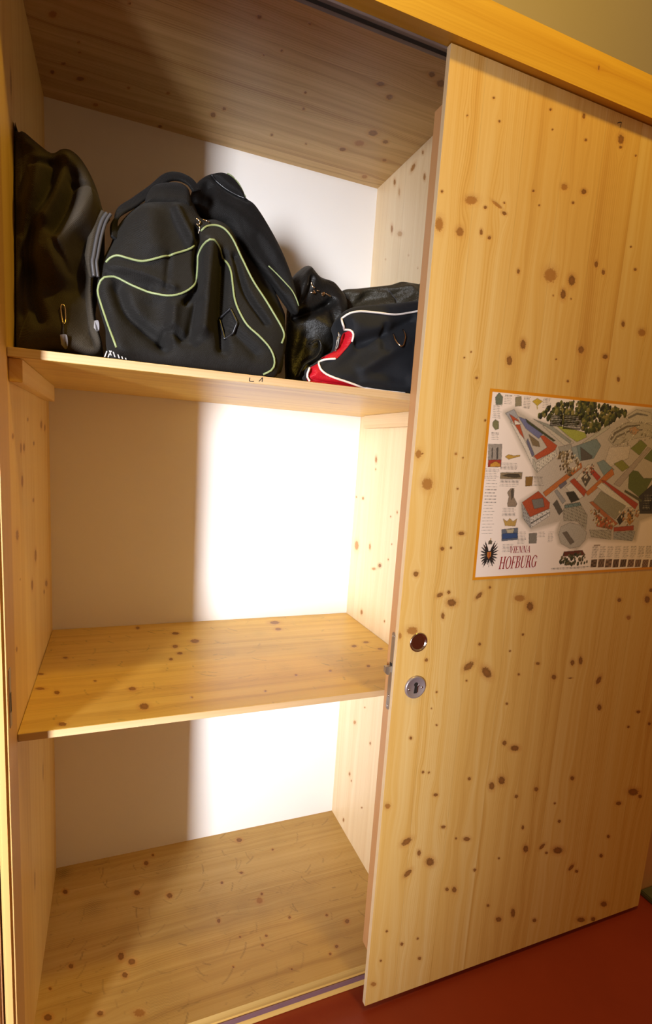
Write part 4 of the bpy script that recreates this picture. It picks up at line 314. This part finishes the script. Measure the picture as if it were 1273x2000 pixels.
# ---------------------------------------------------------------- wardrobe
wr=thing('wardrobe','tall knotty pine wardrobe with open shelved half and sliding door','wardrobe',(W/2,D/2,0))
def scuffs(n_,lo,hi,seed,extra=(),base=.0):
    r=np.random.default_rng(seed); st=[]
    for _ in range(n_):
        c=(r.uniform(lo[0],hi[0]),r.uniform(lo[1],hi[1])); L=r.uniform(.006,.045); a=r.uniform(0,3.14); st.append((c,L,a,r.uniform(.0007,.0016),r.uniform(.12,.5)))
    sp=[(r.uniform(lo[0],hi[0]),r.uniform(lo[1],hi[1]),r.uniform(.004,.03),r.uniform(.05,.2)) for _ in range(n_//3)]
    def f(u,v):
        d=np.zeros(len(u))
        for (c,L,a,w_,s) in st:
            m=(np.abs(u-c[0])<L)&(np.abs(v-c[1])<L); du=u[m]-c[0]; dv=v[m]-c[1]
            t=du*math.cos(a)+dv*math.sin(a); q=-du*math.sin(a)+dv*math.cos(a)+8*t*t
            d[m]=np.maximum(d[m],s*np.exp(-(q/w_)**2)*(np.abs(t)<L/2))
        for (a,b,w_,s) in list(sp)+list(extra):
            m=(np.abs(u-a)<3*w_)&(np.abs(v-b)<3*w_); q=np.hypot(u[m]-a,v[m]-b)/w_
            d[m]=np.maximum(d[m],s*np.exp(-q*q)*(.5+.5*np.sin(900*u[m]+7*np.sin(700*v[m]))))
        return np.clip(d+base*(.5+.5*np.sin(u*37+3*np.sin(v*21))),0,.9)
    return f
board('side_panel',wr,pine_left,(-.026,0,0,D,0,Z3+.022),'+x',1,2,KN['left'],.004)
board('side_panel',wr,pine_pale,(W,W+.026,0,D,0,Z3+.022),'-x',1,2,KN['right'],.004)
board('top_panel',wr,pine_top,(-.026,XR,-.016,D+.012,Z3,Z3+.024),'-z',1,0,KN['ceil'],.004)
bar('back_panel',wr,white_panel,(-.026,XR,D,D+.010,Z0-.02,Z3),0,0)
board('bottom_board',wr,pine_floor,(-.001,W+.001,0.0,D,Z0-.02,Z0),'+z',1,0,KN['bot'],.0026,dirt=scuffs(190,(0,0),(D,W),5,[(.36,.10,.03,.5),(.50,.02,.02,.7),(.43,.3,.05,.25),(.05,.25,.05,.2),(.02,.5,.03,.2)],.03))
mid_shelf=board('shelf',wr,pine_shelf,(0.001,W-.001,0,D-.001,Z1-T,Z1),'+z',1,0,KN['mid'],.0028,dirt=scuffs(120,(0,0),(D,W),9,(),.02))
up=board('shelf',wr,pine_shelf,(0.001,W-.001,0,D-.001,Z2-T,Z2),'-z',1,0,[(.3,.4,.02,.005,1.5,.4),(.2,.62,.02,.005,1.5,.4)],.006)
pine_front=pine('pine_front',(.62,.44,.25),(.56,.37,.19),(.46,.28,.12),lam=.3,seed=80,spread=.7)
for zz,pp in ((Z1,mid_shelf),(Z2,up)):
    bar('front_edge',pp,pine_front,(.0015,W-.0015,-.0010,.0004,zz-T+.0003,zz-.0003),0,.0004,1)
for x0,x1,mt in ((0.0005,.019,pine_left),(W-.019,W-.0005,pine_pale)):
    bar('shelf_cleat',wr,mt,(x0,x1,.012,.462,Z2-T-.036,Z2-T-.0003),1,.001)
# front stile on the left, with strike slot
pine_post=pine('pine_post',(.64,.39,.15),(.57,.32,.11),(.46,.23,.06),lam=.3,seed=75,spread=.5)
bar('stile',wr,pine_post,(-.0155,.0012,-.081,-.0005,0,2.046),2,.0045,3)
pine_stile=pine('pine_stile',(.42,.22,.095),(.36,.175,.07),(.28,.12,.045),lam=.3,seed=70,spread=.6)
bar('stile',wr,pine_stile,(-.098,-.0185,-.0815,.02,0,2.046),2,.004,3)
bar('stile',wr,pine_edge,(1.585,XR-.001,-.0155,.02,0.0,Z3),2,.002)
bar('floor_guide',wr,gb,(1.634,1.72,-.12,-.016,0.0,.016),1,.003)
sk=bar('strike_plate',wr,steel,(.0012,.0024,-.064,-.050,.806,.902),2,.0004,1)
bar('strike_slot',sk,dark_hole,(.0022,.0027,-.060,-.053,.83,.862),2,0)
# plinth with guide strip
bar('plinth',wr,pine_left,(0.001,1.584,.0003,.02,0.0,Z0-.0005),0,.0015)
bar('bottom_guide',wr,violet,(0.0012,1.583,-.0025,.0005,.020,.034),0,.0006,1)
# cornice beam and door track
board('cornice_beam',wr,pine_beam,(-.10,XR,-.0709,-.017,1.9735,2.0459),'-y',2,0,[(2.018,1.005,.004,.0022,0,.9),(2.0,.56,.006,.004,0,.5),(1.985,1.25,.005,.003,0,.6)],.004)
bar('door_track',wr,alu,(0.0,XR-.002,-.0435,-.0185,1.9690,1.9733),0,.0008,1)
bar('track_slot',wr,dark_hole,(0.0,XR-.002,-.036,-.028,1.9685,1.9692),0,0)
# ---------------------------------------------------------------- sliding door (part) with fittings (sub-parts)
XD,XE=.6877,1.5751; YM=-.0435
door=board('sliding_door',wr,pine_door,(XD,XE,YD,YM,.015,1.9715),'-y',0,2,KN['door'],.0025,hole=[(.7375,.8868,.0187)])
bar('daylit_edge_strip',door,pine_pale,(XD-.0004,XD+.0015,YD+.0002,YM,.0152,1.9713),2,0)  # added pale strip; daylight on the door's side edge put into its colour
bar('door_core',door,pine_edge,(XD+.0002,XE-.0002,YM,-.0185,.150,1.884),2,.0008,1)
yl=-.0305
lp_=[]
for k in range(13): a=math.pi*k/12; lp_.append((.0062*math.cos(a),.0785+.0062*math.sin(a)))
for k in range(13): a=math.pi+math.pi*k/12; lp_.append((.0062*math.cos(a),-.0785+.0062*math.sin(a)))
lk=prism('lock_plate',door,steel,lp_,lambda a,b,h:(XD-h,-.0395+a,.8215+b),-.0002,.0016)
for zz in (.897,.768,.745):
    V=[];
    bm=bmesh.new(); bmesh.ops.create_uvsphere(bm,u_segments=12,v_segments=8,radius=.0028)
    me=bpy.data.meshes.new('screw'); 
    for v in bm.verts: v.co=Vector((v.co.x*.4,v.co.y,v.co.z))+Vector((XD-.0016,-.0395,zz))
    bm.to_mesh(me); bm.free(); fin(me,'lock_screw',chrome,door,True)
prism('latch_hook',door,steel,[(-.0155,.834),(-.0155,.822),(-.011,.8165),(-.006,.8165),(-.0045,.8215),(-.001,.8215),(-.001,.834)],lambda a,b,h:(XD+a,-.0395+h,b),-.0045,.0045)
bar('latch_slot',door,dark_hole,(XD-.0024,XD-.0014,-.0435,-.0355,.8345,.840),2,0)
cx,cz=.7375,.8868
bowl=[(.0210,0),(.0210,.0010),(.0198,.0022),(.0182,.0024),(.0173,.0016)]+[(r_,.0012-.0070*(1-(r_/.0172)**2)) for r_ in np.linspace(.0168,.0004,14)]
pull_m=NT('polished_nickel').set(Base_Color=(.60,.52,.46,1),Metallic=1.0,Roughness=.16)
disc_lathe('finger_pull',door,pull_m,cx,cz,YD,bowl)
ex,ez=.7395,.788
rose_m=NT('nickel_rose').set(Base_Color=(.42,.36,.37,1),Metallic=.55,Roughness=.38)
disc_lathe('keyhole_rose',door,rose_m,ex,ez,YD,[(.0252,0),(.0252,.0012),(.0236,.0042),(.0218,.0046),(.0206,.0034),(.0002,.0034)],48)
kh=[(.0048*math.cos(t),.0068+.0048*math.sin(t)) for t in np.linspace(-.9,math.pi+.9,16)]+[(-.0040,-.0125),(.0036,-.0125)]
prism('keyhole',door,dark_hole,kh,lambda a,b,h:(ex+a,YD-h,ez+b),.0030,.0037)
prism('key_guard',door,chrome,[(.0030,-.011),(.0048,-.010),(.0048,.001),(.0075,.0045),(.0066,.0058),(.0032,.0022)],lambda a,b,h:(ex+a,YD-h,ez+b),.0034,.0050)
for sx,sz in ((-.0150,-.0030),(.0152,-.0008)):
    disc_lathe('rose_screw',door,chrome,ex+sx,ez+sz,YD-.0032,[(.0026,0),(.0024,.0007),(.0010,.0011)],14)
pen('pencil_mark',door,ink,[[(1.0865,1.9525),(1.0925,1.9555),(1.0975,1.957)],[(1.0975,1.957),(1.0968,1.952),(1.0955,1.9465)]],.0014,lambda a,b:(a,YD-.0004,b))
pen('pencil_mark',up,ink,[[(.3725,1.3845),(.3718,1.3785)],[(.3718,1.3785),(.3765,1.3782),(.3805,1.379)],[(.389,1.3795),(.393,1.384),(.3955,1.3872)],[(.3955,1.3872),(.3955,1.383),(.395,1.3795)]],.0015,lambda a,b:(a,-.0013,b))
# ---------------------------------------------------------------- poster on the door
pa=.021; pex=np.array([math.cos(pa),math.sin(pa)]); pez=np.array([-pex[1],pex[0]]); PB=np.array([.8559,1.0157]); PW,PH=.575,.3945
def pm(a,b,h=0.0): q=PB+pex*a+pez*b; return (q[0],YD-.0012-h,q[1])
ps=thing('poster','illustrated map poster with orange border and red title on the pine door','poster',pm(0,0))
def inside(px_,py_,poly):
    c=np.zeros(len(px_),bool); m=len(poly)
    for i in range(m):
        x0,y0=poly[i]; x1,y1=poly[i-1]
        if y0==y1: continue
        c^=((y0>py_)!=(y1>py_))&(px_<(x1-x0)*(py_-y0)/(y1-y0)+x0)
    return c
def make_poster():
    st=.0011; nu=int(PW/st)+1; nv=int(PH/st)+1; uu=np.linspace(0,PW,nu); vv=np.linspace(0,PH,nv)
    U,V=np.meshgrid(uu,vv,indexing='ij'); U=U.ravel(); V=V.ravel(); r=np.random.default_rng(4)
    C=np.tile(np.array([250,236,228.]),(len(U),1))
    wob=lambda s:1+.09*s*(np.sin(U*900+5*np.sin(V*700))*np.sin(V*1100+4*np.sin(U*600)))
    nz=r.normal(0,1,len(U))
    def paint(m,c,j=.06): C[m]=np.array(c,float)*(1+.5*j*nz[m])[:,None]*wob(.6)[m][:,None]
    def bb(poly,pad=0): a=np.array(poly); return np.where((U>=a[:,0].min()-pad)&(U<=a[:,0].max()+pad)&(V>=a[:,1].min()-pad)&(V<=a[:,1].max()+pad))[0]
    def fillp(c,poly,j=.06):
        i=bb(poly); m=i[inside(U[i],V[i],poly)]; paint(m,c,j); return m
    first=True
    for c,poly in PO['polys']:
        m=fillp(c,poly,.03 if first else .07)
        if not first and len(m)>60: # outline in a darker ink
            i=bb(poly,.002); d=seglist_dist(U[i],V[i],poly,True); e=i[d<.0007]; C[e]=C[e]*.78
        if first:   # soft edge of the painted ground
            i=bb(poly,.012); d=seglist_dist(U[i],V[i],poly,True); o_=~inside(U[i],V[i],poly); k=np.clip(1-d/.010,0,1)[:,None]*o_[:,None]*.8; C[i]=C[i]*(1-k)+np.array(c)*k
        first=False
        if c==(196,184,170):
            for poly_,cols,n_,rad in PO['blobs'][:1]: pass
    for poly_,cols,n_,rad in PO['blobs']:
        a=np.array(poly_); k=0; pts=[]
        while k<n_:
            x=r.uniform(a[:,0].min(),a[:,0].max()); y=r.uniform(a[:,1].min(),a[:,1].max())
            if inside(np.array([x]),np.array([y]),poly_)[0]: pts.append((x,y)); k+=1
        pts.sort(key=lambda q:-q[1])
        for x,y in pts:
            rr=rad*r.uniform(.5,1.1); i=np.where((np.abs(U-x)<rr)&(np.abs(V-y)<rr*1.4))[0]; q=((U[i]-x)/rr)**2+((V[i]-y)/(rr*1.4))**2; m=i[q<1]
            c=np.array(cols[r.integers(len(cols))],float); sh=1+.35*((V[m]-y)/rr-(U[m]-x)/rr)[:,None]*.5; C[m]=np.clip(c*sh,10,255)
    def lines(t,col,k):
        x0,y0,x1,y1,dy=t; dy=max(dy/3.606*.00125,.0026)
        y=y1
        while y>y0:
            L=(x1-x0)*r.uniform(.75,1); m=(U>=x0)&(U<=x0+L)&(np.abs(V-y)<.00062); m&=(np.sin(U*2600+y*9000)+.5*np.sin(U*5100+y*3e4))>-.55
            C[m]=C[m]*(1-k)+np.array(col)*k; y-=dy
    for t in PO['txt']: lines(t,(90,84,82),.55)
    for t in PO['wtxt']: 
        x0,y0,x1,y1,_=t; m=(U>x0-.002)&(U<x1+.002)&(V>y0-.002)&(V<y1+.002); C[m]=C[m]*.45; lines(t,(225,220,205),.7)
    for x0,y0,x1,y1 in PO['pics']:
        m=(U>=x0)&(U<=x1)&(V>=y0)&(V<=y1); b=r.integers(60,110); h=.5+.5*np.sin(U[m]*r.uniform(300,900)+r.uniform(0,6))*np.sin(V[m]*r.uniform(300,900)); C[m]=np.stack([b+70*h,b*.75+55*h,b*.6+45*h],1)
    # windows on the pale facades: rows of dark dots
    for poly in [PO['polys'][k][1] for k in range(len(PO['polys'])) if PO['polys'][k][0] in ((215,206,190),(216,210,204),(168,160,142),(176,168,150),(166,166,166),(170,168,166))]:
        i=bb(poly); m=i[inside(U[i],V[i],poly)]; q=(np.sin(U[m]*1300)>.35)&(np.sin(V[m]*900+U[m]*300)>-.2); C[m[q]]*=.68
    # heraldic double-headed eagle in the corner
    ex0,ey0,ex1,ey1=PO['eagle']; mx=(ex0+ex1)/2; cy=ey0+.55*(ey1-ey0); ew=(ex1-ex0)/2; K_=(42,38,40)
    def tri(a,b,c,col): fillp(col,[a,b,c],.02)
    for s in (-1,1):
        for k in range(9):
            an=math.radians(74-18*k); rr=ew*(1.02-.02*k) if k<6 else ew*.85; bx=mx+s*.004; by=cy+.008-.0018*k; tx=mx+s*rr*abs(math.cos(an))**.5; ty=by+rr*math.sin(an)*.95
            nx,ny=-(ty-by),(tx-bx); L=math.hypot(nx,ny); q=.0021/L; q2=q*.75; mx2,my2=bx+(tx-bx)*.7,by+(ty-by)*.7; fillp(K_,[(bx+nx*q,by+ny*q),(mx2+nx*q2,my2+ny*q2),(tx,ty),(mx2-nx*q2,my2-ny*q2),(bx-nx*q,by-ny*q)],.02)
        fillp(K_,[(mx+s*.001,cy+.006),(mx+s*.005,cy+.018),(mx+s*.0095,cy+.021),(mx+s*.012,cy+.018),(mx+s*.0085,cy+.017),(mx+s*.006,cy+.008)],.02)
        fillp((150,60,40),[(mx+s*.0105,cy+.0195),(mx+s*.0145,cy+.0175),(mx+s*.0115,cy+.017)],.02)
        for k in range(3): tri((mx+s*.003*k,cy-.008),(mx+s*(.003*k+.003),cy-.009),(mx+s*(.0045*k+.002),cy-.027+.004*k),K_)
        tri((mx+s*.004,cy-.006),(mx+s*.006,cy-.008),(mx+s*.016,cy-.019),(130,90,50))
    fillp(K_,[(mx-.006,cy+.010),(mx+.006,cy+.010),(mx+.0065,cy-.006),(mx,cy-.016),(mx-.0065,cy-.006)],.02)
    fillp((206,120,36),[(mx-.0046,cy+.007),(mx+.0046,cy+.007),(mx+.0046,cy-.002),(mx,cy-.008),(mx-.0046,cy-.002)],.02)
    fillp((170,46,36),[(mx-.0012,cy+.006),(mx+.0012,cy+.006),(mx+.0012,cy-.006),(mx-.0012,cy-.006)],.02)
    fillp((96,88,70),[(mx-.0045,cy+.024),(mx-.0055,cy+.030),(mx,cy+.034),(mx+.0055,cy+.030),(mx+.0045,cy+.024)],.02)
    fillp((196,150,60),[(mx-.001,cy+.033),(mx+.001,cy+.033),(mx+.001,cy+.037),(mx-.001,cy+.037)],.02)
    bd=(U<.0062)|(U>PW-.0062)|(V<.0058)|(V>PH-.0062); C[bd]=np.array((228,150,26.))
    c=np.clip(C/255*np.array([1.0,.99,.98])+.0,0,1); g_=c.mean(1,keepdims=True); c=np.clip(g_+(c-g_)*.85,0,1); c[bd]=np.array((222,146,26.))/255; c=np.where(c<=.04045,c/12.92,((c+.055)/1.055)**2.4)
    bend=.0006*np.sin(U*9)*np.sin(V*7); P=np.array([PB[0]+pex[0]*U+pez[0]*V,YD-.0012-np.abs(bend),PB[1]+pex[1]*U+pez[1]*V]).T
    i,j=np.meshgrid(np.arange(nu-1),np.arange(nv-1),indexing='ij'); a=(i*nv+j).ravel(); Q=np.stack([a,a+nv,a+nv+1,a+1],1)
    N=len(P); c4=[0,(nu-1)*nv,(nu-1)*nv+nv-1,nv-1]; B=P[c4].copy(); B[:,1]=YD-.0002
    P2=np.vstack([P,B]); Q2=np.vstack([Q,[[N+3,N+2,N+1,N]]]); c2=np.vstack([c,c[c4]])
    n=NT('printed_paper'); at=n.attr('ink').outputs['Color']; m=n.set(Base_Color=at,Roughness=.33,Specular_IOR_Level=.4)
    me=quads_mesh('paper_sheet',P2,Q2)
    fin(me,'paper_sheet',m,ps,False,{'ink':('FLOAT_COLOR',np.c_[c2,np.ones(len(c2))])})
make_poster()
# serif capitals built from strokes (unit cap height)
def ell(cx_,cy_,a,b,a2,b2,t0,t1,n_=20):
    o=[]
    for k in range(n_):
        s0=t0+(t1-t0)*k/n_; s1=t0+(t1-t0)*(k+1)/n_
        o.append([(cx_+a*math.cos(s0),cy_+b*math.sin(s0)),(cx_+a*math.cos(s1),cy_+b*math.sin(s1)),(cx_+a2*math.cos(s1),cy_+b2*math.sin(s1)),(cx_+a2*math.cos(s0),cy_+b2*math.sin(s0))])
    return o
def rc(x0,y0,x1,y1): return [[(x0,y0),(x1,y0),(x1,y1),(x0,y1)]]
def sf(x0,x1,y): return rc(x0,y,x1,y+.045) if y<.5 else rc(x0,y-.045,x1,y)
tk,tn=.135,.055; pi=math.pi
def glyph(ch):
    if ch=='I': return .32,rc(.09,0,.09+tk,1)+sf(.02,.30,0)+sf(.02,.30,1)
    if ch=='V': return .72,[[(.06,1),(.06+tk,1),(.40,0),(.33,0)],[(.60,1),(.60+tn,1),(.40,0),(.35,0)]]+sf(0,.28,1)+sf(.50,.72,1)
    if ch=='A': return .72,[[(.06,0),(.06+tn,0),(.40,1),(.34,1)],[(.52,0),(.52+tk,0),(.40,1),(.32,1)]]+rc(.18,.30,.55,.35)+sf(0,.22,0)+sf(.44,.72,0)
    if ch=='N': return .74,rc(.10,0,.10+tn,1)+[[(.08,1),(.22,1),(.64,0),(.52,0)]]+rc(.585,0,.64,1)+sf(.02,.24,0)+sf(.02,.2,1)+sf(.50,.72,1)
    if ch=='H': return .78,rc(.09,0,.09+tk,1)+rc(.53,0,.53+tk,1)+rc(.2,.48,.56,.53)+sum([sf(a,b,y) for y in(0,1) for a,b in((.02,.30),(.46,.74))],[])
    if ch=='E': return .58,rc(.09,0,.09+tk,1)+sf(.02,.54,0)+sf(.02,.52,1)+rc(.2,.48,.42,.525)+rc(.49,0,.54,.22)+rc(.47,.8,.52,1)+rc(.385,.4,.42,.6)
    if ch=='F': return .56,rc(.09,0,.09+tk,1)+sf(.02,.32,0)+sf(.02,.52,1)+rc(.2,.48,.42,.525)+rc(.47,.78,.52,1)+rc(.385,.4,.42,.6)
    if ch=='O': return .76,ell(.37,.5,.34,.515,.21,.46,0,2*pi,40)
    if ch=='U': return .74,rc(.09,.3,.09+tk,1)+rc(.57,.3,.62,1)+ell(.355,.3,.265,.315,.135,.25,pi,1.5*pi,12)+ell(.355,.3,.265,.315,.215,.25,1.5*pi,2*pi,12)+sf(.02,.30,1)+sf(.49,.70,1)
    if ch=='B': return .64,rc(.09,0,.09+tk,1)+sf(.02,.35,0)+sf(.02,.33,1)+rc(.2,.5,.35,.545)+ell(.32,.75,.22,.25,.10,.205,-pi/2,pi/2,14)+ell(.34,.265,.25,.265,.12,.215,-pi/2,pi/2,14)
    if ch=='R': return .70,rc(.09,0,.09+tk,1)+sf(.02,.32,0)+sf(.02,.33,1)+rc(.2,.46,.35,.505)+ell(.32,.73,.24,.27,.11,.225,-pi/2,pi/2,14)+[[(.33,.48),(.46,.5),(.66,0),(.52,0)]]+sf(.52,.72,0)
    if ch=='G': return .78,ell(.38,.5,.35,.515,.22,.46,.22*pi,1.62*pi,34)+rc(.52,.0+.05,.52+tk,.42)+sf(.44,.74,.0+.42)+ell(.38,.5,.35,.515,.24,.46,1.6*pi,1.72*pi,6)+rc(.62,.68,.66,.92)
    return .3,[]
red_ink=plain('red_ink',srgb(150,24,30),.4)
def word(txt,s0,t0,s1,t1,h):
    tot=sum(glyph(c)[0] for c in txt); L=math.hypot(s1-s0,t1-t0); d=((s1-s0)/L,(t1-t0)/L); sc=L/tot; x=0
    for c in txt:
        wd,polys=glyph(c); V=[];F=[]
        for k,p in enumerate(polys):
            if len(p)>2:
                ar=sum(p[i-1][0]*p[i][1]-p[i][0]*p[i-1][1] for i in range(len(p)))
                if ar<0: p=p[::-1]
            b=len(V)
            for (a,q) in p: a=(x+a)*sc; q=q*h; V.append(pm(s0+d[0]*a-d[1]*q+.12*q,t0+d[1]*a+d[0]*q,.0009+.00001*k))
            F.append(tuple(range(b,b+len(p))))
        mesh_obj('title_letter',V,F,red_ink,ps); x+=wd
word('VIENNA',.0880,.0557,.1465,.0558,.0150)
word('HOFBURG',.0640,.0213,.1680,.0220,.0270)
# ---------------------------------------------------------------- bags on the upper shelf
bk_cloth=cloth('black_polyester',(.036,.028,.019),.75,900,.5,.03,spec=.2)
duf_cloth=cloth('charcoal_nylon',(.0085,.0074,.0064),.72,1000,.6,.03,spec=.2)
flap_cloth=cloth('black_nylon',(.0052,.0045,.0042),.7,900,.5,.03,spec=.2)
mid_cloth=cloth('black_leather',(.009,.008,.007),.48,1,.5,0,True,.35)
jac_cloth=cloth('worn_black_leather',(.034,.027,.015),.5,1,.8,0,True,.5)
red_side=cloth('blue_black_nylon',(.010,.011,.014),.7,1000,.3,.03,spec=.2)
red_cloth=cloth('red_nylon',(.42,.006,.016),.5,900,.5,0,spec=.25)
green_pipe=plain('green_piping',(.24,.29,.13),.5)
white_pipe=plain('white_piping',(.78,.72,.68),.45)
grey_trim=plain('grey_trim',(.055,.052,.055),.4)
clear_tag=plain('grey_rubber',(.22,.21,.22),.4)
dark_in=plain('black_lining',(.006,.006,.006),.8)
gold=NT('brass').set(Base_Color=(.85,.66,.45,1),Metallic=1.0,Roughness=.2)
def P3(L,y0,k): L=np.array(L); return np.stack([L[:,0],y0+k*(L[:,1]-Z2),L[:,1]],1)
def sm(L,n=6,closed=False): return catmull(L,n,closed)
# backpack
t=thing('backpack','tall black backpack slumped against the left side of the top shelf','backpack',(.10,.2,Z2))
b=Blob(BG['pack_outline'],.035,.12,.04,BG['pack_folds'],.002,2); b.build('pack_body',t,bk_cloth,.36,.85,70)
for i,z in enumerate(BG['pack_zips']):
    if i==0: tube('zip_pull',t,gold,b.on(z+z[:1],.004,4),.0009,6)
    elif i==1: tube('zip_cord',t,bk_cloth,b.on(z,.004),.0011,6)
    else: 
        q=b.on(z,.004,4); V=np.vstack([q,q+np.array([0,-.004,0])]); m=len(q); mesh_obj('zip_tag',V,[tuple(range(m))[::-1],tuple(range(m,2*m))]+[(k,(k+1)%m,m+(k+1)%m,m+k) for k in range(m)],clear_tag,t)
s1=P3(sm(BG['pack_strap'][0]),.06,.06)
ribbon('shoulder_strap',t,bk_cloth,s1+np.array([-.004,.009,0]),.020,.012,(.7,.7,0),.35); tube('strap_piping',t,grey_trim,s1,.0032,8); tube('strap_piping',t,grey_trim,s1+np.array([.006,0,0]),.0026,8)
# green piped duffel
t=thing('duffel_bag','bulging black duffel bag with thin green piping, centre of the top shelf','bag',(.30,.2,Z2))
d=Blob(BG['duf_outline'],.014,.30,.036,[(p,w_*.85,a*1.5) for p,w_,a in BG['duf_folds']],.0014,5); d.build('duffel_body',t,duf_cloth,.30,.72,80)
for i,p in enumerate(BG['duf_pipe']): tube('green_piping',t,green_pipe,resample(d.on(p,.0018,8),90),.0019,8)
fb=Blob(BG['flap_outline'],.085,.30,.015,BG['flap_folds'],.002,7); fb.build('top_flap',t,flap_cloth,.02,.96,36)
for i,p in enumerate(BG['flap_edge']): tube('flap_edging',t,green_pipe if i!=2 else black,fb.on(p,.002),.0013 if i!=2 else .002,8)
ib=Blob(BG['inner_outline'],.125,.2,.01,(),.004,8); ib.build('bag_lining',t,dark_in,.03,.9,24)
hp=P3(sm(BG['handle'][0]),.030,.30); ribbon('carry_handle',t,flap_cloth,hp,.019,.006,(.2,.5,.8))
wb=Blob(BG['wrap_outline'],.012,.30,.014,(),.002,9); wb.build('handle_wrap',t,duf_cloth,.05,.9,24)
for p in BG['duf_rings']: tube('zip_ring',t,gold,d.on(p,.005,6),.0013,6)
lp3=d.on(BG['duf_loop']+BG['duf_loop'][:1],.005,1); tube('plastic_ring',t,black,resample(np.array(lp3),40),.0024,8)
lab_m=plain('white_print',(.45,.43,.42),.5)
V=[];F=[]
for k,(a,z0,z1) in enumerate([(.135,.0015,.011),(.140,.0015,.0075),(.141,.010,.0125),(.147,.005,.0125),(.152,.003,.011),(.158,.002,.008),(.163,.0015,.0055),(.168,.0012,.004)]):
    b_=len(V); sl=.35
    for zz in (z0,z1):
        for dx in (0,.0018): V.append((a+dx+sl*zz*(1 if k<3 else -1),.0022,Z2+zz))
    F.append((b_,b_+1,b_+3,b_+2))
lb=mesh_obj('printed_label',V,F,lab_m,t)
# middle leather bag
t=thing('shoulder_bag','small black leather bag with brass clasps squeezed between the two duffels','bag',(.5,.2,Z2))
m_=Blob(BG['mid_outline'],.15,.25,.03,BG['mid_folds'],.005,12); m_.build('leather_body',t,mid_cloth,.03,.8,54)
for p in BG['mid_clips']: tube('brass_clasp',t,gold,m_.on(p,.005,5),.0016,6)
ribbon('leather_strap',t,mid_cloth,P3(sm(BG['mid_loop']),.14,.1),.014,.004,(0,1,.2))
# leather jacket
t=thing('leather_jacket','crumpled brownish black leather jacket lying behind the red-trimmed bag','jacket',(.72,.35,Z2))
j=Blob(BG['jac_outline'],.27,0,.02,BG['jac_folds'],.005,15,m=-.35); j.build('jacket_body',t,jac_cloth,.15,.9,54)
tube('jacket_seam',t,grey_trim,j.on(BG['jac_folds'][2][0],.001),.0012,6)
# red trimmed duffel
t=thing('duffel_bag','black duffel bag with white piping and red trim, half behind the door','bag',(.7,.15,Z2))
rb=Blob(BG['red_outline'],.02,.2,.025,BG['red_folds'],.002,21); rb.build('duffel_body',t,red_side,.075,.9,70)
for p in BG['red_pipe']: tube('white_piping',t,white_pipe,resample(rb.on(p,.0022,8),70),.0021,8)
for a,c in BG['red_strips']: rb.strip('red_trim',t,red_cloth,a,c)
tube('snap_ring',t,gold,resample(rb.on(BG['red_ring'],.006,6),40),.0016,8)
for p in BG['red_zip']: tube('zip_pull',t,steel,rb.on(p+p[:1],.006,3),.0011,6)
